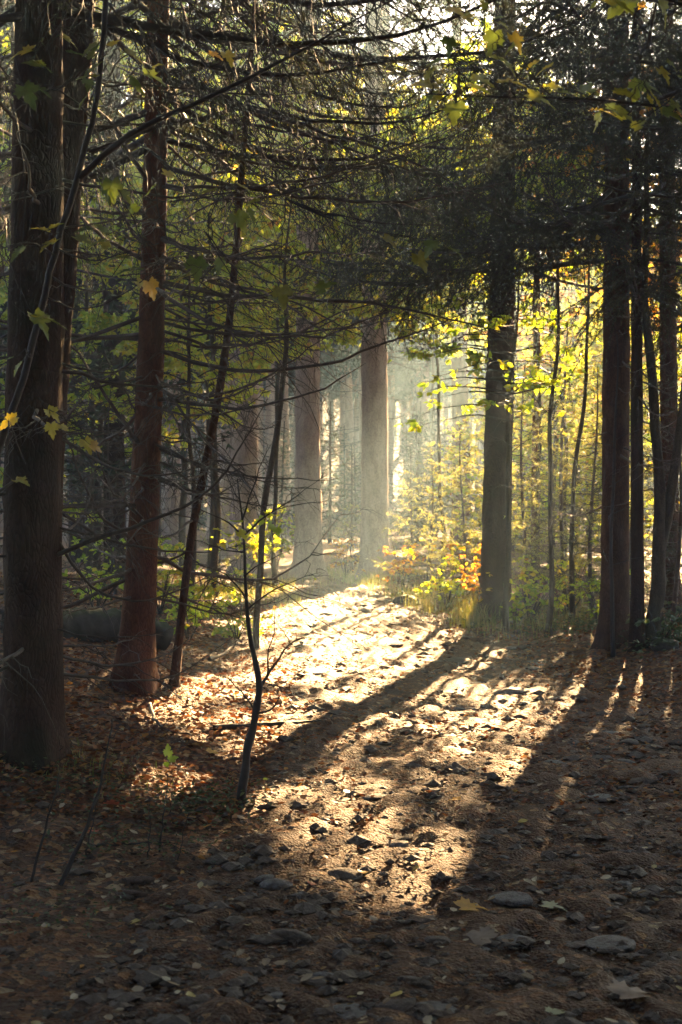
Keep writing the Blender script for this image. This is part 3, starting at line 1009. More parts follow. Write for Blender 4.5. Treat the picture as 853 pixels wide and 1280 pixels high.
G_ST = "stones set in the path"
named = [
    (432, 1095, 60, 17, "dark flat stone beside an orange leaf, largest in the middle of the shaded path"),
    (347, 1109, 52, 15, "dark stone on the shaded dirt with a second stone just behind it"),
    (331, 1100, 40, 10, "low brown stone just behind a dark stone on the shaded dirt"),
    (362, 1174, 76, 24, "broad half buried grey stone lowest on the bare dirt"),
    (396, 841, 38, 8, "thin dark slab lying in the brightest sun of the far path"),
    (345, 877, 22, 13, "small dark lump of stone above the end of the fallen stick"),
    (785, 931, 34, 13, "pale smooth stone lying on the shaded leaf covered verge"),
    (489, 822, 16, 8, "small dark stone in the sunny middle of the far path"),
    (572, 828, 46, 12, "flat grey stone with a bright top beside the long trunk shadow"),
    (640, 868, 62, 13, "dark ridge shaped stone in the last sunny patch toward the verge"),
    (500, 1060, 34, 15, "dark rounded stone at the lower edge of the sunlit gravel"),
    (548, 1178, 50, 14, "brown flat stone beside a big dry leaf on the path"),
    (640, 1127, 62, 18, "wide grey cobble among the stones of the shaded rut"),
    (768, 1182, 84, 13, "longest grey slab of the shaded cobbles"),
    (160, 1122, 30, 9, "small grey stone tucked behind two spruce cones"),
]
for q, (px, py, w, h, lab) in enumerate(named):
    g = ground_at(px, py)
    pw = w / F * g[1]
    pw *= 0.8
    put_stone("stone", SM[q % 8], g[0], g[1], pw / 2, pw / 2 * rng.uniform(0.6, 0.9), max(h / F * g[1] * 1.1, 0.03), rng.uniform(-0.4, 0.4), 0.12, lab, "stone", G_ST)
n_st = 0
for _ in range(4000):
    if n_st >= 280:
        break
    y = 3.9 + 13 * rng.random() ** 1.5
    lo, hi = float(edge_left(y)), float(edge_right(y))
    u = 1 - rng.random() ** 1.4 * 0.85
    x = lo + (hi + 0.3 - lo) * u
    if abs(x) > 0.245 * y + 0.1:
        continue
    sx = rng.uniform(0.018, 0.04) if rng.random() < 0.65 else rng.uniform(0.04, 0.085)
    lab = "grey cobble half sunk in the shaded stony side of the path" if u > 0.55 else "small stone half sunk in the trodden middle of the path"
    put_stone("stone", SM[int(rng.integers(12))], x, y, sx, sx * rng.uniform(0.45, 0.95), sx * rng.uniform(0.3, 0.75), rng.normal(0, 0.5), rng.uniform(-0.15, 0.12), lab, "stone", "cobbles sunk in the shaded rut" if u > 0.55 else "small stones in the middle of the path")
    n_st += 1
for px, py, w, hh, lab in [(508, 754, 36, 0.12, "mossy boulder in the sunlit verge grass beside the far path"), (832, 812, 46, 0.14, "low mossy rock under the forked stem on the shaded verge")]:
    g = ground_at(px, py)
    pw = w / F * g[1]
    put_stone("mossy_boulder", MOSS[int(rng.integers(3))], g[0], g[1], pw / 2, pw / 2.4, hh, rng.uniform(0, 6), 0.25, lab, "boulder")

lg = ground_at(112, 800)  # log shape stands in for an unclear dark mound
rlog = np.random.default_rng(3)
sl_ = np.linspace(-1, 1, 40)
Pl = np.stack([lg[0] + 0.62 * sl_, lg[1] + 0.35 * sl_, height(lg[0] + 0.62 * sl_, lg[1] + 0.35 * sl_) + 0.12 + 0.03 * np.sin(3 * sl_)], 1)
mb = MB()
trunk(mb, Pl, 0.17 * (1 - 0.12 * (sl_ + 1)) * (1 + rlog.normal(0, 0.05, 40)), 18, step=0.03, flare=0.0, rough=0.05, r=rlog)
tag(mb.build("mound_log", [M["mossy"]], loc=lg), "mossy log standing in for a dark mound between the two dark trunks", "log")

# ------------------------------------------------------------------ trees
CARVE = lambda P: keep_mask(P, 5)
LCARVE = lambda P: keep_mask(P, 6, 0.03, True, False)


def px_trunk(nodes, Y, H, top_r=0.03):
    """Trunk axis and radii from (px, py, width px) nodes listed from the foot upward, carried on straight to height H."""
    P = np.array([at(px, py, Y) for px, py, _ in nodes])
    r = np.array([w / 2 / F * Y for _, _, w in nodes])
    P[0, 2] = float(height(P[0, 0], P[0, 1])) - 0.12
    d = norm((P[-1] - P[max(0, len(P) - 3)])[None])[0]
    d = norm(np.array([[d[0] * 0.5, d[1], d[2]]]))[0]
    if H > P[-1, 2] + 0.5:
        m_ = P[-1] + d * (H - P[-1, 2])
        P = np.vstack([P, (P[-1] + m_) / 2, m_])
        r = np.r_[r, r[-1] * 0.6, top_r]
    return P, r


def crown_boughs(mb, P, rr, z0, z1, n, Lmax, r, live=1.0, dense=None, carve=CARVE, ztop_coarse=7.0, az_bias=None, droop=(-22, -4), fine=1.0, low=0.75, wd=0.0085, ln=0.032, per_m=100, dist=1.5):
    g = r.uniform(0, 6.28)
    for q in range(n):
        f = ((q + r.random()) / n) ** dist
        z = z0 + (z1 - z0) * f
        B = np.array([np.interp(z, P[:, 2], P[:, 0]), np.interp(z, P[:, 2], P[:, 1]), z])
        g += 2.4 + r.normal(0, 0.3)
        az = g
        if az_bias is not None and r.random() < az_bias[1]:
            az = az_bias[0] + r.normal(0, 0.6)
        prof = min(1.0, low + 2.5 * f) * (1 - f) ** 0.75 + 0.05
        L = Lmax * prof * r.uniform(0.75, 1.15)
        e0 = R(droop[0] + (droop[1] + 30 - droop[0]) * f**1.5 + r.normal(0, 6))
        path = bough_path(B, az, L, e0, 0.22, r=r)
        if carve is not None and carve(path[2:]).mean() < 0.5:
            continue
        coarse = z > ztop_coarse
        if coarse:
            bough(mb, path, 0.012 + 0.006 * L, r, max(live, 0.97), 6 * fine, 3, 0.42, 0.7, 30, ln * 2.6, wd * 3.8, carve, 0.12, k=4, kt=3, twigr=0.004)
        else:
            bough(mb, path, 0.012 + 0.006 * L, r, live, 9 * fine, 7 * fine, 0.40, 0.75, per_m, ln, wd, carve, 0.15, k=5, kt=3)


def spruce(label, nodes, Y, H, bark, z0, n, Lmax, seed, group=None, live=1.0, dead=0, dead_z=(0.8, 3.0), dead_L=1.4, needle="needle_dark", ztop_coarse=7.0, az_bias=None, fine=1.0, flare=0.5, carve=CARVE, cat="spruce", kk=14, dead_az=None, low=0.75):
    r = np.random.default_rng(seed)
    P, rr = px_trunk(nodes, Y, H)
    base = P[0] + np.array([0, 0, 0.12])
    root = thing("spruce_tree", label, cat, base, group)
    mb = MB()
    trunk(mb, P, rr, kk, flare=flare, r=r)
    mb.build("trunk", [M[bark]], root, loc=base)
    if n:
        mb = MB()
        crown_boughs(mb, P, rr, z0, H - 0.5, n, Lmax, r, live, carve=carve, ztop_coarse=ztop_coarse, az_bias=az_bias, fine=fine, low=low)
        mb.build("crown", [M["twig_dark"], M[needle]], root, loc=base)
    for q in range(dead):
        z = r.uniform(*dead_z)
        B = np.array([np.interp(z, P[:, 2], P[:, 0]), np.interp(z, P[:, 2], P[:, 1]), z])
        az = r.uniform(0, 6.28) if dead_az is None else dead_az[0] + r.normal(0, dead_az[1])
        mb = MB()
        L = dead_L * r.uniform(0.35, 1.1)
        path = bough_path(B, az, L, R(r.uniform(-32, 2)), r.uniform(0.05, 0.35), r=r, wob=0.02)
        if carve is not None and z > 1.5 and carve(path[3:]).mean() < 0.6:
            continue
        bough(mb, path, 0.004 + 0.006 * L, r, 0, 9, 5, 0.4, 0.5, bare=0.25, curl=0.05, twigr=0.0016)
        mb.build("branch", [M["twig"]], root, loc=base)
    return root, P, base, r


# --- the two dark spruces on the bank
gy = ground_at(42, 940)[1]
T1, P1, b1, r1 = spruce("thickest dark spruce trunk, nearest of the two on the shaded bank", [(38, 944, 82), (40, 900, 74), (41, 800, 72), (40, 650, 72), (42, 520, 70), (46, 380, 66), (48, 200, 60), (50, 0, 56)], gy, 20, "bark_dark", 3.9, 60, 2.8, 21, live=0.12, dead=40, dead_z=(0.5, 3.6), dead_L=1.2, az_bias=(-0.3, 0.25), kk=22, flare=0.45, ztop_coarse=6.0)
gy1b = gy + 0.9
spruce("slimmer dark spruce leaning into the thick trunk on the bank", [(48, 900, 54), (50, 700, 52), (56, 520, 50), (68, 380, 46), (84, 200, 42), (100, 0, 40)], gy1b, 17, "bark_dark", 4.2, 36, 2.4, 22, live=0.12, dead=12, dead_z=(1.0, 4.0), dead_L=1.2, kk=18, ztop_coarse=6.0)
gy2 = ground_at(168, 858)[1]
T2, P2_, b2, r2 = spruce("dark red spruce with a flared root foot and many long dead branches", [(167, 860, 52), (170, 825, 44), (174, 760, 39), (180, 650, 36), (186, 520, 34), (191, 380, 32), (195, 200, 30), (199, 0, 29)], gy2, 19, "bark_red", 3.9, 80, 3.3, 23, live=0.12, dead=40, dead_z=(0.7, 4.2), dead_L=2.0, az_bias=(0.1, 0.35), kk=22, flare=0.55, ztop_coarse=6.5)


def px_branch(pts, Y0, Y1, n=16, wob=0.010, r=rng, bend=0.0):
    m_ = len(pts)
    P = np.array([at(px, py, Y0 + (Y1 - Y0) * (q / (m_ - 1)) + bend * math.sin(math.pi * q / (m_ - 1))) for q, (px, py) in enumerate(pts)])
    return resample(P, n, wob, r)[0]


long_dead = [
    ([(196, 352), (290, 372), (400, 378), (500, 388), (590, 415), (642, 426)], 8.6, 0.020, 0.0),
    ([(190, 436), (290, 468), (400, 462), (490, 430), (600, 384)], 8.9, 0.018, 0.0),
    ([(188, 500), (280, 512), (380, 496), (455, 452)], 8.4, 0.016, 0.0),
    ([(186, 556), (270, 585), (340, 600), (420, 598)], 9.0, 0.013, 0.0),
    ([(194, 296), (300, 332), (400, 318), (470, 318)], 8.2, 0.017, 0.15),
    ([(195, 205), (320, 240), (470, 252), (600, 232), (660, 212)], 8.8, 0.019, 0.45),
    ([(197, 96), (320, 132), (470, 178), (620, 244)], 8.3, 0.020, 0.5),
    ([(198, 38), (340, 62), (450, 78), (580, 66)], 8.0, 0.019, 0.5),
    ([(196, 150), (280, 196), (380, 214), (520, 196)], 9.8, 0.016, 0.4),
    ([(192, 400), (300, 425), (420, 412), (540, 402)], 10.0, 0.014, 0.0),
    ([(184, 600), (260, 622), (330, 640), (385, 628)], 9.6, 0.011, 0.0),
    ([(190, 330), (130, 300), (80, 255), (30, 235)], 9.0, 0.017, 0.0),
    ([(194, 240), (150, 170), (110, 120), (60, 90)], 9.0, 0.018, 0.1),
    ([(184, 568), (130, 490), (85, 430), (40, 400)], 8.8, 0.016, 0.0),
    ([(182, 690), (120, 640), (88, 560), (70, 500)], 8.7, 0.013, 0.0),
    ([(190, 470), (250, 540), (300, 580), (350, 660)], 8.2, 0.011, 0.0),
]
for pts, Y1, r0, lv in long_dead:
    rr_ = np.random.default_rng(int(pts[0][1]) + 7)
    path = px_branch(pts, gy2, Y1, r=rr_, wob=0.009)
    mb = MB()
    bough(mb, path, r0, rr_, lv, 9, 7, 0.26, 0.55, 60, 0.028, 0.006, CARVE, 0.12, curl=0.05, kt=4, twigr=0.0022)
    mb.build("branch", [M["twig"], M["needle_dark"]], T2, loc=b2)
for q in range(22):
    rr_ = np.random.default_rng(900 + q)
    pts, Y1, r0, lv = long_dead[q % len(long_dead)]
    k_ = rr_.uniform(0.5, 1.0)
    dyp = rr_.normal(0, 34)
    bend_ = rr_.uniform(-0.25, 0.25)
    pts2 = [(pts[0][0] + (a_ - pts[0][0]) * k_, b_ + dyp + (a_ - pts[0][0]) * bend_ * k_) for a_, b_ in pts]
    path = px_branch(pts2, gy2, Y1 + rr_.uniform(-1.0, 1.2), r=rr_, wob=0.012)
    mb = MB()
    bough(mb, path, r0 * 0.7, rr_, 0, 9, 7, 0.3, 0.55, bare=0.12, curl=0.06, kt=3, twigr=0.002)
    mb.build("branch", [M["twig"]], T2, loc=b2)
# long bare branches of the thick trunk
for pts, Y1, r0 in [([(46, 705), (100, 682), (200, 652), (262, 618), (305, 560), (343, 498)], 7.0, 0.014), ([(60, 652), (100, 716), (145, 748), (200, 752), (250, 730), (300, 700)], 7.4, 0.010), ([(50, 300), (20, 340), (-20, 350)], 7.4, 0.012)]:
    rr_ = np.random.default_rng(int(pts[0][1]))
    path = px_branch(pts, gy, Y1, r=rr_, wob=0.006)
    mb = MB()
    bough(mb, path, r0, rr_, 0, 6, 4, 0.24, 0.35, bare=0.3, curl=0.05, twigr=0.0016)
    mb.build("branch", [M["twig"]], T1, loc=b1)

# --- trunks along the path
G_FAR = "tall spruces at the far end of the path"
spruce("pale grey spruce trunk in the hazy gap straight down the path", [(468, 724, 42), (468, 700, 38), (468, 640, 35), (468, 560, 33), (468, 430, 31)], 25.5, 19, "bark_hazed", 9.3, 44, 2.4, 31, G_FAR, dead=12, dead_z=(3.0, 6.5), dead_L=1.6, ztop_coarse=6.0, fine=0.7)
spruce("pale spruce trunk second in the gap, just behind a thin bent stem", [(385, 724, 40), (385, 700, 36), (385, 640, 34), (385, 560, 32), (385, 430, 30)], 26.0, 19, "bark_hazed", 9.3, 44, 2.4, 32, G_FAR, dead=12, dead_z=(3.0, 6.5), dead_L=1.6, ztop_coarse=6.0, fine=0.7)
spruce("faint pinkish trunk half hidden by yellow shrubs beyond the forked sapling", [(305, 716, 40), (305, 640, 35), (306, 540, 33), (308, 420, 31)], 27.0, 19, "bark_hazed", 9.0, 44, 2.4, 33, G_FAR, dead=10, dead_z=(2.5, 6), dead_L=1.5, ztop_coarse=6.0, fine=0.7)
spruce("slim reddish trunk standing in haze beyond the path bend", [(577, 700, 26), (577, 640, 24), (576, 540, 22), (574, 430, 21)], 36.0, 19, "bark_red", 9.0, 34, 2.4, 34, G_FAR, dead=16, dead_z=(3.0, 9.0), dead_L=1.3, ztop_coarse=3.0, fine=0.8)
gy9 = ground_at(620, 772)[1]
spruce("dark spruce with a grass tuft at its foot casting the long path shadow", [(619, 778, 44), (620, 745, 38), (622, 640, 36), (624, 540, 34), (626, 440, 33), (628, 320, 31)], gy9, 21, "bark_dark", 4.2, 92, 3.4, 35, dead=14, dead_z=(2.2, 4.0), dead_L=1.4, az_bias=(4.5, 0.6), ztop_coarse=8.0, kk=18)
gy14 = ground_at(768, 802)[1]
spruce("thick brown spruce on the dim verge beside a slimmer twin", [(767, 806, 40), (768, 780, 36), (769, 640, 34), (770, 500, 33), (771, 380, 32)], gy14, 20, "bark_brown", 3.7, 76, 3.0, 36, dead=22, dead_z=(1.2, 3.4), dead_L=1.3, az_bias=(4.6, 0.6), ztop_coarse=7.5, kk=18)
spruce("slimmer dark spruce twin just beside the thick brown verge trunk", [(797, 802, 19), (797, 700, 16), (796, 560, 15), (796, 430, 14)], gy14 - 0.4, 13, "bark_dark", 4.1, 50, 1.9, 37, dead=14, dead_z=(1.0, 3.2), dead_L=1.0, ztop_coarse=6.5)
spruce("reddish trunk behind the forked stem on the dim verge", [(838, 800, 26), (838, 680, 23), (836, 520, 22), (835, 400, 21)], gy14 + 2.2, 18, "bark_brown", 4.3, 52, 2.6, 38, dead=12, dead_z=(1.2, 3.2), dead_L=1.2, az_bias=(3.4, 0.3), ztop_coarse=7.0)
spruce("thin rusty pole tree in the bright young spruces behind the verge saplings", [(669, 748, 12), (670, 640, 11), (671, 480, 10)], 21.0, 9, "bark_red", 3.2, 34, 1.5, 39, dead=12, dead_z=(1.0, 3.5), dead_L=0.8, needle="needle_sunlit")
spruce("thin reddish spruce pole leaning beside the flared dark trunk", [(216, 860, 12), (226, 780, 10), (240, 660, 10), (262, 560, 10), (278, 470, 9.5), (290, 380, 9)], gy2 + 0.2, 9, "bark_brown", 4.2, 26, 1.3, 40, dead=16, dead_z=(0.8, 4.0), dead_L=0.9)
# spruces beside the frame's edge that reach into it and shade the verge
G_SIDE = "spruces crowding the dim side of the path"
for q, (X, Y, H, w, lab) in enumerate([(3.6, 10.2, 19, 0.17, "spruce whose dark boughs hang over the dim verge nearest the camera"), (4.7, 13.0, 18, 0.15, "second spruce overhanging the dim verge, behind the nearest one"), (5.3, 17.5, 20, 0.17, "spruce with bare lower stem deep in the dim verge wood"), (7.0, 22.0, 21, 0.18, "farther spruce closing the dim verge wood behind the reddish trunk"), (3.3, 5.6, 17, 0.15, "spruce beside the camera whose outer twigs shade the cobbles")]):
    px, py, _ = project(np.array([[X, Y, 0.2]]))
    px, py = float(px[0]), float(py[0])
    w_ = w * 2 * F / Y
    spruce(lab, [(px, py, w_ * 1.1), (px, py - 100, w_), (px, py - 400, w_ * 0.9)], Y, H, "bark_dark", 3.9, 60, 2.9, 50 + q, G_SIDE, dead=8, dead_z=(1.0, 2.6), dead_L=1.3, az_bias=(3.3, 0.2), ztop_coarse=6.5)


for q, (X, Y, H, z0, lab) in enumerate([(6.2, 25.0, 17, 7.6, "high crowned spruce added past the young verge spruces to block the sun"), (7.9, 31.0, 18, 9.6, "high crowned spruce added far behind the thick brown verge spruce to block the sun"), (9.1, 36.0, 18.5, 11.0, "high crowned spruce added deep behind the forked stem to block the sun")]):  # added as blockers that keep the sun off the near ground
    px, py, _ = project(np.array([[X, Y, 0.2]]))
    px, py = float(px[0]), float(py[0])
    w_ = 0.3 * F / Y
    spruce(lab, [(px, py, w_ * 1.1), (px, py - 60, w_), (px, py - 200, w_ * 0.9)], Y, H, "bark_red", z0, 70, 3.0, 80 + q, "high crowned spruces added to shade the near ground", dead=8, dead_z=(2.0, z0), dead_L=1.2, ztop_coarse=3.0)


# ------------------------------------------------------------------ stems and broadleaf trees
def stem_tree(name, label, cat, nodes, Y, H, bark, seed, crown=None, group=None, Y_foot=None, twigs=0, twig_L=0.5, twig_z=(0.5, 2.5), leafm=None, kk=8, flare=0.25, leaf_carve=LCARVE):
    """A slender stem; crown: list of (z, azimuth, length, rise) leafy branches."""
    r = np.random.default_rng(seed)
    P, rr = px_trunk(nodes, Y, H, 0.006)
    base = P[0] + np.array([0, 0, 0.12])
    root = thing(name, label, cat, base, group)
    mb = MB()
    trunk(mb, P, rr, kk, step=0.1, flare=flare, lobes=3, rough=0.05, fine_to=6, r=r, wob=0.045)
    mb.build("trunk", [M[bark]], root, loc=base)
    for q in range(twigs):
        z = r.uniform(*twig_z)
        B = np.array([np.interp(z, P[:, 2], P[:, 0]), np.interp(z, P[:, 2], P[:, 1]), z])
        path = bough_path(B, r.uniform(0, 6.28), twig_L * r.uniform(0.4, 1.2), R(r.uniform(0, 45)), 0.1, r=r, wob=0.03)
        mb = MB()
        bough(mb, path, 0.005, r, 0, 8, 3, 0.4, 0.1, bare=0.25, curl=0.05, twigr=0.0014, ang=(30, 55))
        mb.build("branch", [M["twig_dark"]], root, loc=base)
    if crown:
        mb = MB()
        for z, az, L, rise, *o in crown:
            B = np.array([np.interp(z, P[:, 2], P[:, 0]), np.interp(z, P[:, 2], P[:, 1]), z])
            leafy_branch(mb, bough_path(B, az, L, R(rise), -0.15, r=r, wob=0.015), 0.006 + 0.006 * L, r, carve=leaf_carve, **(o[0] if o else {}))
        mb.build("crown", [M["twig_dark"], M[leafm]], root, loc=base)
    return root


def leaf_crown(r, z0, z1, n, R0, rise=(5, 40), **kw):
    out = []
    g = r.uniform(0, 6.28)
    for q in range(n):
        f = (q + r.random()) / n
        g += 2.4 + r.normal(0, 0.4)
        prof = (0.55 + 0.9 * f) if f < 0.5 else (1.0 - 0.75 * (f - 0.5) * 2)
        out.append((z0 + (z1 - z0) * f, g, R0 * prof * r.uniform(0.6, 1.15), r.uniform(*rise), kw))
    return out


rl = np.random.default_rng(77)
# slender stems in the lit verge
gy10 = ground_at(632, 794)[1]
cr10 = []
for z, az, L in [(2.3, 3.3, 1.0), (2.4, 0.2, 0.7), (2.45, 2.7, 1.15), (2.55, 3.8, 1.0), (2.6, -0.3, 0.8), (2.62, 4.9, 0.9), (2.7, 3.0, 1.1), (2.75, 1.2, 0.7), (2.8, 3.5, 1.1), (2.9, 2.5, 1.0), (2.95, 0.4, 0.8), (3.05, 5.8, 0.6), (3.2, 3.2, 0.9), (2.45, 4.4, 0.9), (2.6, 3.6, 1.2), (2.7, 0.1, 0.9), (2.75, 2.2, 1.0), (2.85, 4.2, 1.1), (3.0, 3.7, 1.1), (3.15, 2.8, 1.0), (3.3, 4.6, 0.9), (3.4, 0.6, 0.8), (3.5, 3.4, 0.9), (3.7, 2.4, 0.7)]:
    cr10.append((z, az, L, 8, dict(leaves_m=60, ln=0.08, flat=0.12)))
stem_tree("beech_sapling", "thin beech stem holding the brightest yellow leaf spray before the dark trunk", "beech", [(632, 796, 9), (633, 740, 7.5), (637, 660, 6.5), (641, 560, 6), (644, 480, 5.5)], gy10, 4.2, "bark_smooth", 61, cr10, "thin saplings in the lit verge", twigs=3, twig_z=(1.5, 2.3), leafm="beech_green", leaf_carve=lambda P: keep_mask(P, 7, 0.5, False, False))
stem_tree("beech_sapling", "thin sapling with a bent foot in the sunny verge, midway between two trunks", "beech", [(684, 792, 9), (692, 750, 7), (691, 660, 6), (690, 540, 5.5), (692, 470, 5)], ground_at(684, 794)[1], 5, "bark_smooth", 62, leaf_crown(rl, 2.6, 4.6, 9, 0.8, leaves_m=30, ln=0.07), "thin saplings in the lit verge", twigs=8, twig_z=(0.8, 2.6), leafm="beech_yellow")
stem_tree("beech_sapling", "crooked grey sapling in front of pale young spruces on the sunny verge", "beech", [(714, 776, 8), (718, 720, 6.5), (723, 640, 6), (726, 540, 5.5), (730, 470, 5)], ground_at(714, 780)[1], 5, "bark_smooth", 63, leaf_crown(rl, 2.7, 4.8, 8, 0.8, leaves_m=26, ln=0.07), "thin saplings in the lit verge", twigs=9, twig_z=(0.6, 2.6), leafm="beech_brown")
stem_tree("beech_sapling", "very thin bent stem rising in front of the thick brown verge trunk", "beech", [(768, 818, 6), (762, 760, 5), (759, 690, 4.5), (762, 600, 4), (766, 520, 3.5)], ground_at(766, 820)[1], 3, "twig_dark", 64, None, "thin saplings in the lit verge", twigs=8, twig_z=(0.8, 2.4))
# the forked stem
gyf = ground_at(814, 806)[1]
f1 = stem_tree("maple_sapling", "dark forked stem with a swollen foot on the dim verge", "maple", [(808, 808, 24), (815, 780, 20), (822, 730, 18), (820, 690, 16), (816, 600, 13), (815, 500, 12), (814, 420, 11)], gyf, 6, "bark_smooth", 65, leaf_crown(rl, 3.2, 6.0, 8, 1.2, leaves_m=18, ln=0.09), None, twigs=6, twig_z=(1.2, 3), leafm="beech_brown", kk=10)
bf = np.array(f1.location)
mb = MB()
tubes(mb, px_branch([(821, 700), (832, 660), (842, 600), (850, 540), (862, 440), (880, 330)], gyf, gyf - 0.2, 22, 0.004), np.linspace(0.055, 0.022, 22), 9)
mb.build("limb", [M["bark_smooth"]], f1, loc=bf)
# thin leaning stem before the pale trunks
stem_tree("beech_sapling", "thin leaning stem crossing in front of the faint pinkish trunk", "beech", [(320, 806, 9), (321, 760, 8), (323, 690, 8), (330, 620, 8), (338, 560, 8), (347, 500, 7), (356, 430, 6)], ground_at(320, 810)[1], 4.6, "bark_smooth", 66, leaf_crown(rl, 2.7, 4.4, 7, 0.7, leaves_m=30, ln=0.07), None, twigs=10, twig_z=(0.7, 2.6), leafm="beech_yellow")

# the small forked sapling on the path's edge
gys = ground_at(303, 1004)[1]
Ps = np.array([at(px, py, gys) for px, py in [(300, 1010), (303, 985), (309, 952), (307, 938), (317, 912), (321, 882), (326, 862), (322, 838), (312, 795), (309, 762), (307, 730), (306, 690), (304, 655), (300, 625), (297, 598)]])
rs = np.linspace(0.022, 0.003, len(Ps)) * 0.9
rs[:7] = [0.026, 0.021, 0.019, 0.020, 0.017, 0.017, 0.015]
base = Ps[0].copy()
sap = thing("beech_sapling", "small dark forked sapling standing alone at the sunlit edge of the path", "sapling", base)
mb = MB()
rsap = np.random.default_rng(5)
pp, _L = resample(Ps, 44, 0.0)
uu = np.linspace(0, 1, 44)
rad = np.interp(uu, np.linspace(0, 1, len(rs)), rs) * (1 + rsap.normal(0, 0.07, 44))
tubes(mb, pp, rad, 8)
mb.build("trunk", [M["twig_dark"]], sap, loc=base)
sap_br = [
    ([(325, 864), (336, 842), (352, 822), (362, 806), (374, 801)], 0.009, 0.15), ([(334, 846), (334, 820), (340, 780), (340, 745)], 0.005, -0.1),
    ([(319, 892), (340, 884), (352, 866), (353, 852)], 0.006, -0.2), ([(316, 884), (300, 866), (280, 848), (262, 838)], 0.005, 0.2),
    ([(317, 905), (300, 915), (294, 935)], 0.004, -0.2), ([(309, 762), (330, 745), (364, 728), (404, 718)], 0.005, 0.1),
    ([(308, 750), (296, 730), (270, 712), (230, 704)], 0.005, -0.15), ([(306, 668), (328, 648), (357, 632), (403, 598)], 0.006, 0.15),
    ([(350, 636), (372, 632), (400, 627), (432, 620)], 0.003, 0.1), ([(306, 672), (284, 654), (250, 640), (226, 630)], 0.005, -0.2),
    ([(305, 690), (282, 690), (256, 676), (232, 672)], 0.004, 0.1), ([(303, 650), (318, 610), (328, 575), (348, 540)], 0.004, -0.1),
    ([(300, 625), (284, 600), (276, 570)], 0.003, 0.1), ([(306, 720), (330, 700), (352, 694), (372, 676)], 0.004, -0.2), ([(366, 806), (352, 786), (338, 775)], 0.003, 0.1),
]
for pts, r0, dy in sap_br:
    mb = MB()
    bough(mb, px_branch(pts, gys, gys + dy, 10, 0.004, rsap), r0, rsap, 0, 13, 3, 0.3, 0.05, bare=0.25, curl=0.06, twigr=0.0012, ang=(25, 55), k=5)
    mb.build("branch", [M["twig_dark"]], sap, loc=base)
mb = MB()
for px, py, L in [(341, 643, 0.085), (336, 657, 0.06), (346, 660, 0.05), (292, 652, 0.08), (283, 668, 0.07), (299, 664, 0.06), (275, 680, 0.05), (330, 650, 0.06), (288, 680, 0.06), (268, 662, 0.05), (352, 730, 0.03), (392, 722, 0.03), (330, 745, 0.03)]:
    X = norm(rsap.normal(0, 1, (1, 3)) * [1, 0.6, 0.5])[0]
    maple_leaf(mb, at(px, py, gys + rsap.uniform(-0.12, 0.12)), X, norm(np.array([[0.1, -0.5, 0.9]]) + rsap.normal(0, 0.3, (1, 3)))[0], L, rsap)
mb.build("leaves", [M["beech_yellow"]], sap, loc=base)

# ------------------------------------------------------------------ maple saplings close to the camera
Ym = 5.6
mp = thing("maple_sapling", "dark leaning maple sapling forking before the thickest trunk, with broad leaves", "maple", np.array([at(-120, 1130, Ym)[0], Ym, float(height(at(-120, 1130, Ym)[0], Ym))]))
bm_ = np.array(mp.location)
mb = MB()
Pm = np.vstack([[bm_ - [0, 0, 0.1]], [at(px, py, Ym) for px, py in [(-60, 800), (-8, 580), (44, 430), (72, 310), (100, 222), (118, 160), (130, 108), (136, 50), (142, -60), (150, -200)]]])
pp, _L = resample(Pm, 50, 0.003)
tubes(mb, pp, np.linspace(0.020, 0.009, 50), 9)
mb.build("trunk", [M["twig_dark"]], mp, loc=bm_)
rm = np.random.default_rng(8)
net1 = [pp]
mbr = [([(100, 222), (150, 172), (200, 145), (280, 116), (400, 52), (520, -12)], 0.013, -0.3), ([(112, 190), (150, 180), (172, 168), (210, 140)], 0.006, 0.2), ([(118, 150), (70, 106), (30, 118), (-10, 122)], 0.004, -0.3), ([(130, 108), (180, 104), (240, 112), (300, 108)], 0.004, 0.1), ([(72, 310), (110, 330), (160, 318), (215, 300)], 0.004, -0.4), ([(60, 372), (100, 392), (150, 370), (205, 330), (260, 280)], 0.004, -0.5), ([(70, 320), (40, 300), (0, 310)], 0.004, -0.3), ([(280, 116), (320, 118), (370, 122), (430, 104)], 0.004, -0.2), ([(36, 545), (55, 520), (75, 518), (100, 530), (116, 545)], 0.004, -0.4), ([(32, 580), (20, 540), (14, 520)], 0.003, -0.3), ([(150, 345), (190, 340), (250, 345)], 0.003, -0.1), ([(240, 250), (290, 240), (360, 250)], 0.003, -0.1)]
for pts, r0, dy in mbr:
    mb = MB()
    pth = px_branch(pts, Ym, Ym + dy, 12, 0.003, rm)
    net1.append(resample(pth, 40)[0])
    bough(mb, pth, r0, rm, 0, 5, 2, 0.18, 0.1, bare=0.3, curl=0.05, twigr=0.0012, ang=(25, 55), k=6)
    mb.build("branch", [M["twig_dark"]], mp, loc=bm_)


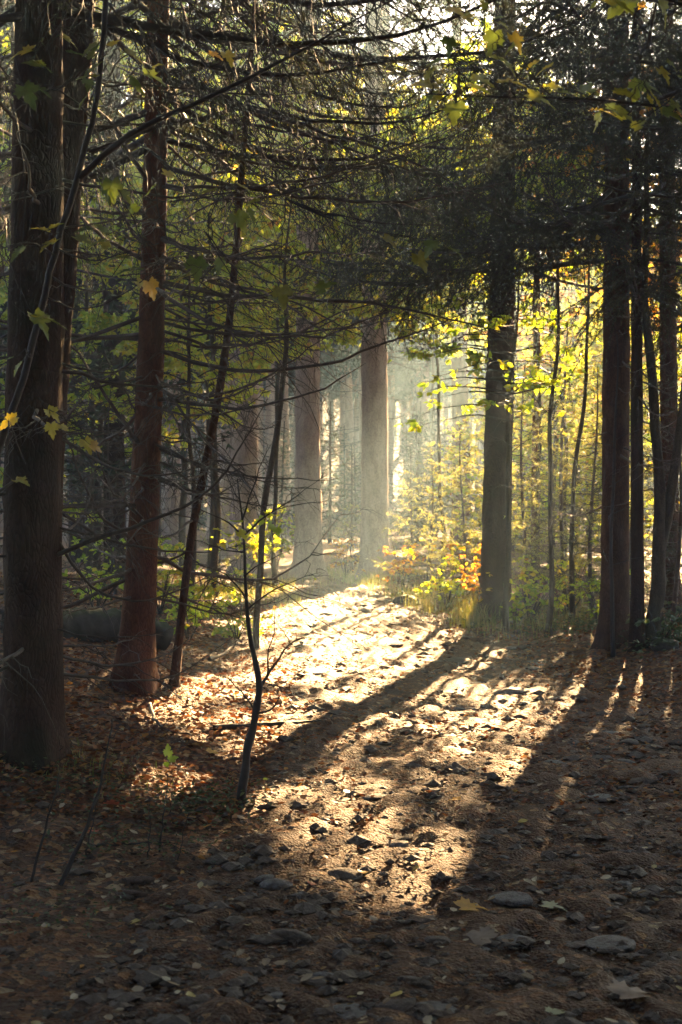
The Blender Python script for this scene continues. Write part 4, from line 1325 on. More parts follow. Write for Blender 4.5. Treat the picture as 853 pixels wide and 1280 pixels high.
def maple_leaves(mb, lst, Y, r, m=0, net=None, more=True):
    lst = [tuple(e) if len(e) > 4 else tuple(e) + (0.5,) for e in lst]
    extra = []
    for e in lst:  # leaves grow in small clusters
        for _ in range(int(r.integers(1, 3)) if more else 0):
            extra.append((e[0] + r.normal(0, 24), e[1] + r.normal(0, 13), e[2] * r.uniform(0.55, 0.95), e[3] + r.normal(0, 60), abs(r.normal(0.15, 0.35))))
    for e in lst + extra:
        px, py, wpx, ang, tilt = e
        wpx *= 0.86
        y = Y + r.uniform(-0.25, 0.25)
        L = wpx / F * y * 1.05
        a_ = R(ang)
        X = np.array([math.cos(a_), r.normal(-0.2, 0.3), -math.sin(a_)])
        Nn = norm(np.array([[r.normal(0, 0.25), -tilt, 1.0 - 0.35 * tilt]]))[0]
        X = X / np.linalg.norm(X)
        Nn = Nn - X * (Nn @ X)
        Nn = Nn / np.linalg.norm(Nn)
        p = at(px, py, y)
        stalk = p - X * L * 0.7 + np.array([0, 0, 0.25 * L])
        tubes(mb, np.array([stalk, p - X * L * 0.3, p]), np.array([0.0012, 0.0010, 0.0009]), 4, 1)
        if net is not None:
            q_ = net[np.argmin(((net - stalk) ** 2).sum(1))]
            s_ = np.linspace(0, 1, 9)[:, None]
            tw = q_ + (stalk - q_) * s_ + np.array([0, 0, -0.10]) * np.linalg.norm(stalk - q_) * (s_ * (1 - s_)) * 2 + np.vstack([np.zeros((1, 3)), r.normal(0, 0.004, (7, 3)), np.zeros((1, 3))])
            tubes(mb, tw, np.linspace(0.0026, 0.0013, 9), 4, 1)
        maple_leaf(mb, p, X, Nn, L, r, m)


mb = MB()
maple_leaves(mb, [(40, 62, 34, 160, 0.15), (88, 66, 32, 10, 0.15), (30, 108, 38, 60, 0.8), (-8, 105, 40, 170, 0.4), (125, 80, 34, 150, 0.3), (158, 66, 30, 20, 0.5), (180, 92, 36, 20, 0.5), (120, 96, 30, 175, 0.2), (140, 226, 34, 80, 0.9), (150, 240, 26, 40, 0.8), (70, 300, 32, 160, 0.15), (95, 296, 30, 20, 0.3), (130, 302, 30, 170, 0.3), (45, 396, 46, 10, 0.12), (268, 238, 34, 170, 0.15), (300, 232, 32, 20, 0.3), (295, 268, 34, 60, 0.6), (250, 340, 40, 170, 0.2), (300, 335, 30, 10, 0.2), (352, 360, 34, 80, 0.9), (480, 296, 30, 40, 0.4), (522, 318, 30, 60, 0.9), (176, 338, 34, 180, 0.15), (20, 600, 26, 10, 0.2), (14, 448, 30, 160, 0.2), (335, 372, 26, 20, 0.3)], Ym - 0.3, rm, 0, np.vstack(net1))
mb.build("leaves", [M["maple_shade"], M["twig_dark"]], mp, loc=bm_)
mb = MB()
maple_leaves(mb, [(186, 352, 30, 70, 0.9), (172, 352, 22, 30, 0.6), (60, 512, 24, 40, 0.7), (64, 530, 22, 80, 0.9), (106, 550, 24, 60, 0.9), (114, 556, 20, 30, 0.9), (20, 522, 30, 150, 0.4), (205, 216, 30, 20, 0.5), (84, 536, 20, 200, 0.6), (282, 66, 24, 60, 0.8), (262, 66, 22, 20, 0.5), (60, 290, 24, 200, 0.5)], Ym - 0.3, rm, 0, np.vstack(net1), False)
mb.build("leaves", [M["maple_gold"], M["twig_dark"]], mp, loc=bm_)

Yr = 4.4
mp2 = thing("maple_sapling", "broad pale maple leaves on a long twig hanging across the brightest sky", "maple", np.array([1.75, Yr, float(height(1.75, Yr))]))
bm2 = np.array(mp2.location)
mb = MB()
Pm = np.vstack([[bm2 - [0, 0, 0.1]], [bm2 + [-0.05, 0, 1.2]], [bm2 + [-0.18, 0, 2.2]], [bm2 + [-0.3, 0, 3.1]], [bm2 + [-0.5, 0, 3.9]]])
pp, _L = resample(Pm, 40, 0.003)
tubes(mb, pp, np.linspace(0.02, 0.008, 40), 9)
mb.build("trunk", [M["twig_dark"]], mp2, loc=bm2)
net2 = []
for pts, r0, dy in [([(1060, 190), (940, 150), (840, 134), (740, 122), (640, 122), (560, 120), (430, 106)], 0.007, 0.1), ([(1010, 60), (900, 20), (800, -10), (720, -30), (620, -30)], 0.007, -0.2), ([(740, 122), (690, 128), (640, 60), (580, 12)], 0.003, 0.2), ([(960, 160), (900, 130), (850, 110)], 0.004, -0.3), ([(720, -30), (660, 20), (600, 30), (540, 8)], 0.003, 0.1)]:
    mb = MB()
    pth = px_branch(pts, Yr, Yr + dy, 14, 0.002, rm)
    net2.append(resample(pth, 40)[0])
    bough(mb, pth, r0, rm, 0, 5, 2, 0.15, 0.1, bare=0.3, curl=0.05, twigr=0.001, ang=(25, 55), k=6)
    mb.build("branch", [M["twig_dark"]], mp2, loc=bm2)
mb = MB()
maple_leaves(mb, [(560, 10, 36, 30, 0.3), (618, 40, 34, 100, 0.8), (600, 14, 30, 170, 0.3), (590, 98, 36, 20, 0.7), (560, 74, 34, 170, 0.25), (545, 108, 34, 190, 0.6), (570, 130, 36, 100, 0.9), (662, 118, 42, 20, 0.75), (700, 116, 30, 0, 0.3), (725, 112, 34, 20, 0.6), (640, 44, 30, 60, 0.6), (756, -2, 44, 20, 0.8), (790, 0, 40, 150, 0.8), (825, 0, 40, 60, 0.8), (800, 104, 38, 15, 0.6), (815, 118, 34, 40, 0.5), (770, 138, 34, 30, 0.8), (826, 140, 36, 20, 0.6), (850, 96, 34, 10, 0.25), (745, 138, 34, 10, 0.2), (690, 82, 28, 160, 0.2), (520, 96, 32, 170, 0.25), (612, 70, 30, 10, 0.15)], Yr, rm, 0, np.vstack(net2))
mb.build("leaves", [M["maple_green"], M["twig_dark"]], mp2, loc=bm2)
# ------------------------------------------------------------------ broadleaf trees and shrubs behind
def beech(label, px, Y, H, z0, R0, n, seed, leafm, group=None, leaves_m=62, ln=0.09, w=8, name="beech_tree", cat="beech"):
    r = np.random.default_rng(seed)
    X = (px - CX) / F * Y
    fx, fy, _ = project(np.array([[X, Y, float(height(X, Y))]]))
    fx, fy = float(fx[0]), float(fy[0])
    lean = r.normal(0, 3)
    nodes = [(fx, fy, w * 1.3), (fx + lean * 0.3, fy - 80, w), (fx + lean, fy - 260, w * 0.75)]
    return stem_tree(name, label, cat, nodes, Y, H, "bark_smooth", seed, leaf_crown(r, z0, H, int(n * 1.3), R0, leaves_m=leaves_m, ln=ln, flat=0.2), group, leafm=leafm)


G_B = "autumn beeches beyond the spruces"
beech("yellow beech glowing behind the red spruce and its dead branches", 268, 19.5, 7.5, 2.3, 1.7, 30, 101, "beech_yellow", G_B)
beech("yellow green beech filling the space above the hazy gap", 468, 27.2, 9.0, 4.6, 2.8, 34, 102, "beech_yellow", G_B)
beech("green beech whose crown meets the dark trunk with the grass tuft", 623, 20.5, 8.0, 3.6, 2.4, 34, 103, "beech_green", G_B)
beech("bright yellow beech right of the dark trunk, above the young spruces", 690, 24.0, 8.5, 2.6, 2.2, 36, 104, "beech_yellow", G_B)
beech("rusty brown beech high above the sunny verge saplings", 772, 20.0, 8.0, 3.6, 1.9, 30, 105, "beech_brown", G_B)
beech("dim green beech deep in the shade behind the thickest trunk", 110, 21.0, 8.0, 1.8, 2.0, 30, 106, "beech_green", G_B)
beech("green and gold beech between the two dark bank spruces", 150, 27.0, 9.0, 2.5, 2.4, 32, 107, "beech_yellow", G_B)
beech("yellow beech at the far path end, above the second pale trunk", 385, 27.6, 9.0, 4.6, 2.6, 30, 108, "beech_yellow", G_B)
beech("tall hazy beech between the slim reddish trunk and the dark trunk", 640, 33.0, 10.0, 3.4, 2.8, 36, 109, "beech_yellow", G_B, 18, 0.12)
beech("hazy rusty beech far behind the verge poles", 720, 36.0, 10.5, 2.5, 3.0, 36, 110, "beech_brown", G_B, 18, 0.12)
beech("tall pale beech far behind the thick brown verge trunk", 800, 38.0, 11.0, 2.0, 3.0, 36, 111, "beech_yellow", G_B, 18, 0.12)
beech("distant beech glowing above the path, half lost in haze", 545, 44.0, 12.0, 6.5, 3.4, 36, 112, "beech_yellow", G_B, 14, 0.16, w=5)
beech("distant green gold beech beyond the faint pinkish trunk", 300, 38.0, 11.0, 4.5, 3.0, 34, 113, "beech_green", G_B, 14, 0.15)
beech("golden beech far off behind the red spruce, high in the gap between trunks", 230, 30.0, 11.0, 4.5, 2.6, 34, 114, "beech_yellow", G_B, 18, 0.12)
beech("most distant pale beech low on the skyline under the brightest sky", 665, 52.0, 13.0, 3.0, 3.6, 40, 115, "beech_yellow", G_B, 12, 0.2)
beech("most distant rusty beech low on the skyline beside the verge trees", 760, 56.0, 14.0, 3.0, 3.8, 40, 116, "beech_brown", G_B, 12, 0.2)
beech("high crowned yellow beech behind the boughs, above the far path", 463, 33.0, 12.0, 6.5, 2.6, 34, 117, "beech_yellow", G_B, 16, 0.13)
beech("high crowned green gold beech above the dark trunk with the tuft", 616, 29.0, 11.0, 6.0, 2.4, 32, 118, "beech_yellow", G_B, 18, 0.12)
beech("broad yellow beech spreading behind the dead branches of the red spruce", 345, 22.5, 8.0, 3.0, 2.2, 36, 131, "beech_yellow", G_B, 50, w=6)
beech("narrow gold beech just past the thin leaning stem, between red spruce and gap", 238, 17.0, 6.5, 2.3, 1.4, 30, 132, "beech_yellow", G_B, 50, w=6)
beech("spreading green gold beech over the verge saplings, before the rusty one", 705, 18.5, 6.6, 2.9, 1.7, 34, 133, "beech_green", G_B, 55, w=6)
beech("tall gold crown high between the red spruce and the second pale trunk", 385, 26.8, 11.5, 6.2, 2.2, 34, 141, "beech_yellow", G_B, 44, w=6)
beech("tall green gold crown high behind the leaning reddish pole", 262, 23.0, 11.0, 6.0, 2.1, 34, 142, "beech_green", G_B, 44, w=6)
beech("tall yellow crown high between the two dark bank spruces", 140, 22.0, 10.5, 5.4, 2.1, 34, 143, "beech_yellow", G_B, 44, w=6)
beech("wide yellow beech glowing just beyond the pale path end trunk, above young spruces", 553, 22.0, 7.8, 3.7, 1.9, 34, 152, "beech_yellow", G_B, 52, w=5)
beech("yellow beech over the bent sapling, between the dark trunk and the verge trunk", 668, 19.0, 7.2, 3.0, 1.8, 36, 153, "beech_yellow", G_B, 52, w=5)
beech("low bushy yellow beech behind the bent verge sapling", 668, 25.0, 4.6, 0.6, 1.6, 40, 121, "beech_yellow", G_B, 30, 0.075, w=5)
beech("low bushy green gold beech behind the crooked grey sapling", 722, 27.0, 5.2, 0.6, 1.8, 42, 122, "beech_green", G_B, 30, 0.075, w=5)
beech("low bushy pale beech glowing past the slim reddish trunk", 610, 31.0, 5.0, 0.5, 1.8, 40, 123, "beech_yellow", G_B, 26, 0.09, w=5)
beech("low bushy gold beech between the verge trunk and its slimmer twin", 785, 24.0, 5.0, 0.6, 1.6, 38, 124, "beech_yellow", G_B, 28, 0.08, w=5)
beech("dull green beech at the edge of the shade past the thickest trunk", 18, 17.0, 7.0, 1.2, 1.8, 28, 119, "beech_green", G_B)


def shrub(label, px, py, H, R0, n, seed, leafm, group, ln=0.065, leaves_m=56, name="leafy_shrub", cat="shrub"):
    r = np.random.default_rng(seed)
    g = ground_at(px, py)
    base = np.array([g[0], g[1], float(height(g[0], g[1]))])
    root = thing(name, label, cat, base, group)
    mb, mc = MB(), MB()
    for q in range(n):
        az = r.uniform(0, 6.28)
        L = H * r.uniform(0.6, 1.1)
        e = r.uniform(0.25, 1.0) * R0
        s = np.linspace(0, 1, 9)
        path = base + np.stack([np.cos(az) * e * s**1.3, np.sin(az) * e * s**1.3, L * s - 0.05], 1) + np.cumsum(r.normal(0, 0.015 * H, (9, 3)), 0) * s[:, None]
        tubes(mb, path, np.linspace(0.008, 0.002, 9), 4)
        for k in range(3):
            f = r.uniform(0.25, 0.95)
            B, _ = along(path, np.array([f]))
            leafy_branch(mc, bough_path(B[0], r.uniform(0, 6.28), H * 0.35 * r.uniform(0.5, 1.2), R(r.uniform(0, 40)), -0.1, r=r), 0.003, r, leaves_m, ln, 0.5, 10, 0.3, None, 1, 6)
    mb.build("stem", [M["twig_dark"]], root, loc=base)
    mc.build("crown", [M["twig_dark"], M[leafm]], root, loc=base)


G_S = "low leafy shrubs in the clearing"
for q, (px, py, H, R0, n, lm, lab) in enumerate([
    (345, 722, 1.3, 0.9, 9, "beech_yellow", "yellow shrub at the foot of the second pale trunk"),
    (300, 735, 1.0, 0.8, 8, "beech_yellow", "golden shrub below the faint pinkish trunk"),
    (432, 722, 0.9, 0.6, 7, "beech_brown", "rusty shrub low between the two pale trunks"),
    (503, 738, 0.9, 0.5, 7, "beech_brown", "rusty low shrub at the foot of the pale path end trunk"),
    (560, 762, 0.8, 0.5, 7, "beech_yellow", "pale yellow shrub before the mossy boulder verge"),
    (606, 768, 0.9, 0.35, 6, "beech_brown", "brown leaved shoots climbing the dark trunk above the tuft"),
    (662, 778, 0.7, 0.5, 7, "beech_green", "green shrub between the bright sapling and the bent sapling"),
    (712, 770, 0.9, 0.7, 8, "beech_yellow", "yellow shrub under the pale young spruces of the verge"),
    (748, 782, 0.6, 0.5, 6, "beech_green", "small green shrub beside the thick brown verge trunk"),
    (236, 800, 0.6, 0.4, 6, "beech_green", "low green gold shrub behind the leaning reddish pole"),
    (200, 770, 0.9, 0.5, 7, "beech_yellow", "yellow shrub in the sun just past the flared red trunk"),
    (262, 765, 0.8, 0.6, 7, "beech_yellow", "yellow shrub near the thin leaning stem"),
    (296, 800, 0.5, 0.35, 5, "beech_green", "little green shrub behind the forked sapling"),
    (120, 770, 1.0, 0.8, 8, "beech_green", "dim shrub in the shade behind the mossy hummock"),
    (826, 806, 0.5, 0.3, 5, "herb", "dark broad leaved plant at the foot of the forked stem"),
]):
    shrub(lab, px, py, H, R0, n, 200 + q, lm, G_S)


def young_spruce(label, px, py, H, R0, seed, needle="needle_sunlit", group="young spruces in the sun"):
    r = np.random.default_rng(seed)
    g = ground_at(px, py)
    base = np.array([g[0], g[1], float(height(g[0], g[1]))])
    root = thing("young_spruce", label, "young spruce", base, group)
    mb = MB()
    s = np.linspace(0, 1, 14)
    P = base + np.stack([0.04 * np.sin(s * 5 + seed), 0.03 * np.cos(s * 4), H * s - 0.05 * (1 - s)], 1)
    tubes(mb, P, 0.006 + 0.011 * H * (1 - s) * 0.8, 6)
    mb.build("trunk", [M["twig"]], root, loc=base)
    mb = MB()
    nb = int(18 * H)
    for q in range(min(nb, 70)):
        f = 0.08 + 0.9 * (q + r.random()) / min(nb, 70)
        B = base + np.array([0, 0, H * f])
        L = R0 * (1 - f) ** 0.8 * r.uniform(0.7, 1.15) + 0.05
        path = bough_path(B, q * 2.4 + r.normal(0, 0.3), L, R(-12 + 40 * f), 0.18, n=8, r=r)
        bough(mb, path, 0.005, r, 1.0, 9, 6, 0.42, 0.35, 70, 0.035, 0.0085, None, 0.1, k=4)
    mb.build("crown", [M["twig"], M[needle]], root, loc=base)


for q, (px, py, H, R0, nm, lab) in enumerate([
    (538, 738, 2.3, 0.95, "needle_sunlit", "pale young spruce just past the mossy boulder, in full haze light"),
    (512, 728, 1.7, 0.7, "needle_sunlit", "smaller young spruce close beside the pale path end trunk"),
    (578, 742, 2.4, 1.0, "needle_sunlit", "young spruce with a drooping side bough before the dark trunk"),
    (655, 758, 3.0, 1.2, "needle_sunlit", "young spruce between the dark trunk and the bent sapling"),
    (705, 758, 3.4, 1.3, "needle_sunlit", "tall pale young spruce behind the crooked grey sapling"),
    (742, 768, 2.8, 1.1, "needle_sunlit", "young spruce leaning toward the thick brown verge trunk"),
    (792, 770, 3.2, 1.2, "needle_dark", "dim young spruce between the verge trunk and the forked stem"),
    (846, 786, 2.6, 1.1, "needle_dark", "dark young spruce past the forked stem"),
    (272, 722, 1.6, 0.7, "needle_sunlit", "low young spruce in the sunny clearing behind the leaning pole"),
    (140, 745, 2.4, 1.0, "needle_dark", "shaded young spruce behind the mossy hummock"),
    (440, 716, 1.3, 0.55, "needle_sunlit", "tiny young spruce in the hazy gap between the pale trunks"),
    (625, 735, 3.6, 1.3, "needle_sunlit", "tallest young spruce, half behind the dark trunk with the tuft"),
    (765, 745, 4.2, 1.5, "needle_sunlit", "tall young spruce glowing behind the thick verge trunk"),
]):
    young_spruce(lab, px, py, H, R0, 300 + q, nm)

# ------------------------------------------------------------------ the wood around: prototypes, then copies that share meshes
def proto_spruce(label, H, w, z0, Lmax, n, seed, bark, needle, group, dead=30, thick=1.0, name="spruce_tree", cat="spruce"):
    r = np.random.default_rng(seed)
    root = thing(name, label, cat, (0, 0, 0), group)
    lean = r.normal(0, 0.012, 2)
    zz = np.linspace(-0.3, H, 9)
    P = np.stack([lean[0] * zz + 0.05 * np.sin(zz * 0.3 + seed), lean[1] * zz, zz], 1)
    rr = w * (1 - np.clip(zz, 0, H) / H) ** 0.8 + 0.02
    mb = MB()
    trunk(mb, P, rr, 10, step=0.5, flare=0.4, fine_to=8, r=r)
    mb.build("trunk", [M[bark]], root)
    mb = MB()
    for q in range(dead):
        z = r.uniform(1.2, z0 + 1)
        B = np.array([np.interp(z, P[:, 2], P[:, 0]), np.interp(z, P[:, 2], P[:, 1]), z])
        path = bough_path(B, r.uniform(0, 6.28), Lmax * 0.5 * r.uniform(0.3, 1.1), R(r.uniform(-30, 0)), 0.15, r=r)
        bough(mb, path, 0.012, r, 0, 4, 2, 0.4, 0.4, bare=0.25, k=3, twigr=0.004)
    g = 0.0
    for q in range(n):
        f = (q + r.random()) / n
        z = z0 + (H - 0.4 - z0) * f
        B = np.array([np.interp(z, P[:, 2], P[:, 0]), np.interp(z, P[:, 2], P[:, 1]), z])
        g += 2.4 + r.normal(0, 0.3)
        L = Lmax * (min(1, 0.6 + 2.5 * f) * (1 - f) ** 0.75 + 0.05) * r.uniform(0.7, 1.15)
        path = bough_path(B, g, L, R(-22 + 45 * f**1.5), 0.2, n=7, r=r)
        bough(mb, path, 0.02, r, 1.0, 4, 1.6, 0.42, 0.8, 17 * thick, 0.12, 0.05 * thick, None, 0.12, k=3, twigr=0.005)
    mb.build("crown", [M["twig_dark"], M[needle]], root)
    return root


def put(o, X, Y, s, rz):
    o.location = (X, Y, float(height(X, Y)))
    o.scale = (s, s, s)
    o.rotation_euler = (0, 0, rz)


G_MID = "shaded spruces thick behind the dark bank"
MID_LABEL = "shaded spruce among many behind the two dark bank trunks"
mids = [proto_spruce(MID_LABEL, 17, 0.13, 1.4, 2.3, 80, 400 + q, "bark_dark", "needle_far", G_MID, 20) for q in range(3)]
mid_spots = [(-3.5, 15.5), (-4.6, 13.2), (-3.1, 19.5), (-4.6, 18.5), (-5.9, 17), (-4.1, 23.5), (-5.6, 22.5), (-7.2, 21.5), (-5.2, 28), (-7.0, 27), (-8.8, 26), (-6.6, 32), (-9, 33), (-3.9, 30), (-6.0, 10.5), (-7.5, 14), (-10.5, 20)]
for q, (X, Y) in enumerate(mid_spots):
    o = mids[q] if q < 3 else copy_tree(mids[q % 3])
    put(o, X, Y, rng.uniform(0.85, 1.15), rng.uniform(0, 6.28))
G_DIM = "spruces in the dim wood across the path"
dims = [proto_spruce("spruce in the dim wood behind the forked stem and verge trunks", 18, 0.15, 1.8, 2.4, 80, 420 + q, "bark_red", "needle_far", G_DIM, 20) for q in range(2)]
for q, (X, Y) in enumerate([(8.0, 25), (9.8, 30), (11.6, 34), (12.6, 38), (8.6, 19), (10.9, 25), (13, 31), (17, 46), (20, 55), (7.2, 14)]):
    o = dims[q] if q < 2 else copy_tree(dims[q % 2])
    put(o, X, Y, rng.uniform(0.85, 1.15), rng.uniform(0, 6.28))

G_WOOD = "far spruces fading into blue haze"
FAR_LABEL = "tall bare stemmed spruce fading into the blue haze of the far wood"
fars = [proto_spruce(FAR_LABEL, 17.5, 0.19, 6.5, 3.3, 70, 440 + q, "bark_hazed", "needle_far", G_WOOD, 34, 1.4) for q in range(4)]
n_far = 0
placed = []
far_spots = [(-0.75, 32.0), (0.76, 32.0), (-2.6, 33.5), (-4.4, 37.0)]
for _ in range(6000):
    if n_far >= 200:
        break
    Y = 32 + 84 * rng.random() ** 1.6
    X = rng.uniform(-0.33, 0.33) * Y
    if n_far < len(far_spots):
        X, Y = far_spots[n_far]
    else:
        c = X - math.tan(AZ) * Y
        if (-11.5 if Y < 66 else -9.0) < c < 3.5 and Y < 78:
            continue
        if any((X - a_) ** 2 + (Y - b_) ** 2 < 4.5 for a_, b_ in placed):
            continue
        if edge_left(Y) - 1 < X < edge_right(Y) + 1:
            continue
        if Y < 60 and (-0.022 < X / Y < 0.016 or 0.034 < X / Y < 0.08):
            continue
    placed.append((X, Y))
    o = fars[n_far] if n_far < 4 else copy_tree(fars[n_far % 4])
    put(o, X, Y, rng.uniform(0.85, 1.15), rng.uniform(0, 6.28))
    n_far += 1

# low crowned young wood closing the view far beyond
G_EDGE = "dense low crowned spruces at the far edge of the wood"
edges_ = [proto_spruce("dense low crowned spruce closing the view beyond the far wood", 15, 0.16, 0.8, 3.0, 80, 460 + q, "bark_dark", "needle_far", G_EDGE, 0) for q in range(2)]
k_e = 0
for Y in (84, 93, 102, 111):
    for X in np.arange(-0.34 * Y, 0.34 * Y, 4.2):
        X = X + rng.normal(0, 0.7)
        Yj = Y + rng.normal(0, 1.5)
        o = edges_[k_e] if k_e < 2 else copy_tree(edges_[k_e % 2])
        put(o, X, Yj, rng.uniform(0.8, 1.15), rng.uniform(0, 6.28))
        k_e += 1
G_LOW = "young spruces standing far off in the wood"
lows = [proto_spruce("low young spruce far off between the bare trunks of the hazy wood", 5.2, 0.05, 0.25, 1.5, 60, 480 + q, "bark_dark", "needle_far", G_LOW, 0, name="young_spruce", cat="young spruce") for q in range(2)]
k_e = 0
for _ in range(4000):
    if k_e >= 90:
        break
    Y = 31 + 46 * rng.random()
    X = rng.uniform(-0.27, 0.3) * Y
    if edge_left(Y) - 0.8 < X < edge_right(Y) + 0.8 or any((X - a_) ** 2 + (Y - b_) ** 2 < 2.5 for a_, b_ in placed):
        continue
    placed.append((X, Y))
    o = lows[k_e] if k_e < 2 else copy_tree(lows[k_e % 2])
    put(o, X, Y, rng.uniform(0.4, 1.0), rng.uniform(0, 6.28))
    k_e += 1
# unseen spruces added round the viewpoint to shade the foreground
G_SHADE = "unseen spruces added round the viewpoint for shade"
shade_trees = [proto_spruce("unseen spruce added round the viewpoint to shade the foreground", 17, 0.15, z_, 3.4, 100, 470 + q, "bark_dark", "needle_far", G_SHADE, 0, 1.7) for q, z_ in enumerate((1.0, 4.6))]
for q, (X, Y, k) in enumerate([(0.5, -5.2, 0), (-3.0, 0.4, 1), (3.2, -0.6, 1), (-0.4, -2.6, 1), (-5.4, 4.6, 1), (-5.6, 1.6, 0), (5.4, 2.2, 0), (-4.2, -3.4, 0), (4.2, -3.8, 0), (-1.8, -8.0, 0), (2.6, -8.6, 0), (-6.4, -7.0, 0), (6.4, -7.4, 0), (7.4, 5.6, 0), (8.2, 0.2, 0), (-8.6, 3.6, 0), (-8.4, -2.2, 0), (9.4, 9.4, 0), (0.4, -12.4, 0), (-4.4, -12, 0), (4.8, -12.6, 0), (-9.8, 8.6, 0), (9.4, -4.8, 0), (2.9, 3.2, 1), (-3.6, 4.0, 1), (3.3, 5.0, 1), (-2.7, 5.2, 1), (1.0, -1.4, 1), (-1.4, -0.6, 1)]):
    o = shade_trees[q] if q < 2 else copy_tree(shade_trees[k])
    put(o, X, Y, rng.uniform(0.9, 1.1), rng.uniform(0, 6.28))

# ------------------------------------------------------------------ small things on the bank and the path
def dry_stem(label, pts, r0, seed, name="dry_stem", cat="dry stem", group="dry stems on the dark bank", twigs=5, leaf=None):
    r = np.random.default_rng(seed)
    g = ground_at(*pts[0])
    P = np.array([at(px, py, g[1]) for px, py in pts])
    P[0, 2] -= 0.02
    pp, _L = resample(P, 18, 0.003, r)
    o = thing(name, label, cat, g, group)
    mb = MB()
    bough(mb, pp, r0, r, 0, twigs, 2, 0.16, 0.1, bare=0.25, curl=0.06, twigr=0.0012, ang=(20, 45), k=6)
    mb.build("stem", [M["twig_dark"]], o, loc=g)
    if leaf:
        mb = MB()
        for px, py, L in leaf:
            maple_leaf(mb, at(px, py, g[1] + r.uniform(-0.03, 0.03)), norm(r.normal(0, 1, (1, 3)) * [1, 0.4, 0.8])[0], norm(np.array([[0.2, -0.7, 0.6]]) + r.normal(0, 0.3, (1, 3)))[0], L, r)
        mb.build("leaves", [M["beech_yellow"]], o, loc=g)


dry_stem("tallest bare dry stem, bent over at the top, on the dark bank", [(72, 1112), (95, 1066), (118, 1022), (128, 975), (137, 932), (142, 898)], 0.011, 1)
dry_stem("bare dry stem nearest the thick trunk foot", [(40, 1106), (46, 1080), (62, 1030), (76, 980), (80, 940)], 0.007, 2)
dry_stem("short bare shoot beside the tallest dry stem", [(108, 1070), (112, 1040), (120, 1005), (133, 960)], 0.004, 3)
dry_stem("thin seedling carrying one bright yellow leaf on the dark bank", [(199, 1062), (204, 1010), (209, 968), (210, 948)], 0.005, 4, "seedling", "seedling", None, 5, [(209, 944, 0.05), (212, 950, 0.045), (208, 953, 0.03)])
dry_stem("thin shoot just beside the yellow leaved seedling", [(184, 1070), (189, 1030), (192, 990)], 0.004, 5)
dry_stem("leaning shoot between the seedling and the forked sapling", [(222, 1072), (230, 1040), (242, 1008)], 0.003, 6)
dry_stem("short dark shoot standing behind the yellow leaved seedling", [(213, 1020), (217, 990), (222, 965)], 0.003, 7)


def cone_thing(label, px, py, L, rz):
    g = ground_at(px, py)
    mb = MB()
    n, k = 13, 11
    ax = np.array([math.cos(rz), math.sin(rz), 0.03])
    side = np.array([-math.sin(rz), math.cos(rz), 0])
    upv = np.array([0, 0, 1.0])
    ctr = np.array([g[0], g[1], float(height(g[0], g[1])) + L * 0.13])
    s = np.linspace(0, 1, 12)
    prof = L * 0.125 * np.sqrt(np.clip(np.sin(np.pi * (0.08 + 0.88 * s)), 0, 1))
    tubes(mb, ctr + ((s - 0.5) * L)[:, None] * ax, prof * 0.86, 10)
    for q in range(n):
        f = (q + 0.5) / n
        rad = L * 0.125 * math.sqrt(math.sin(math.pi * (0.08 + 0.86 * f)))
        for w in range(k):
            a_ = (w + 0.5 * (q % 2)) * 2 * math.pi / k
            o_ = math.cos(a_) * side + math.sin(a_) * upv
            t_ = -math.sin(a_) * side + math.cos(a_) * upv
            p = ctr + (f - 0.5) * L * ax
            h = L / n
            V = np.array([p + o_ * rad * 0.86 - t_ * rad * 0.30, p + o_ * rad * 0.86 + t_ * rad * 0.30, p + o_ * rad * 1.10 + t_ * rad * 0.24 + ax * h * 1.2, p + o_ * rad * 1.16 + ax * h * 1.7, p + o_ * rad * 1.10 - t_ * rad * 0.24 + ax * h * 1.2])
            mb.add(V, [(0, 1, 2), (0, 2, 3), (0, 3, 4)])
    tag(mb.build("spruce_cone", [M["cone"]], loc=ctr, smooth=()), label, "cone", None)


cone_thing("brown spruce cone lying level, the farther of two on the bank edge", 170, 1106, 0.125, 0.05)
cone_thing("brown spruce cone lying slanted, the nearer of two on the bank edge", 164, 1122, 0.115, -0.35)


def stick(label, pts, r0, seed, lift=0.02, twigs=4):
    r = np.random.default_rng(seed)
    P = np.array([ground_at(px, py) for px, py in pts])
    P[:, 2] = height(P[:, 0], P[:, 1]) + lift
    pp, _L = resample(P, 20, 0.004, r)
    mb = MB()
    bough(mb, pp, r0, r, 0, twigs, 2, 0.2, 0.1, bare=0.2, curl=0.04, twigr=0.0015, ang=(20, 45), k=7)
    c = pp[10]
    tag(mb.build("fallen_branch", [M["twig_dark"]], loc=c), label, "fallen branch", "fallen branches on the leaf litter")


stick("long dark fallen branch crossing the sunlit litter behind the forked sapling", [(268, 914), (310, 912), (350, 909), (405, 905)], 0.022, 1)
stick("curved fallen branch on the sunlit litter below the flared red trunk", [(188, 884), (196, 906), (212, 922), (250, 930)], 0.014, 2)
stick("fallen branch propped in the shade behind the leaning reddish pole", [(262, 836), (282, 826), (300, 812)], 0.02, 3, 0.08)
stick("thin fallen twig across the dark dirt below the spruce cones", [(96, 1240), (130, 1225), (180, 1226)], 0.008, 4)
stick("low pale twig lying across the dim rut near the pale stone", [(772, 990), (812, 986), (850, 988)], 0.008, 5)
stick("thin fallen twig on the litter near the yellow leaved seedling", [(120, 1064), (190, 1062), (232, 1068)], 0.006, 6)


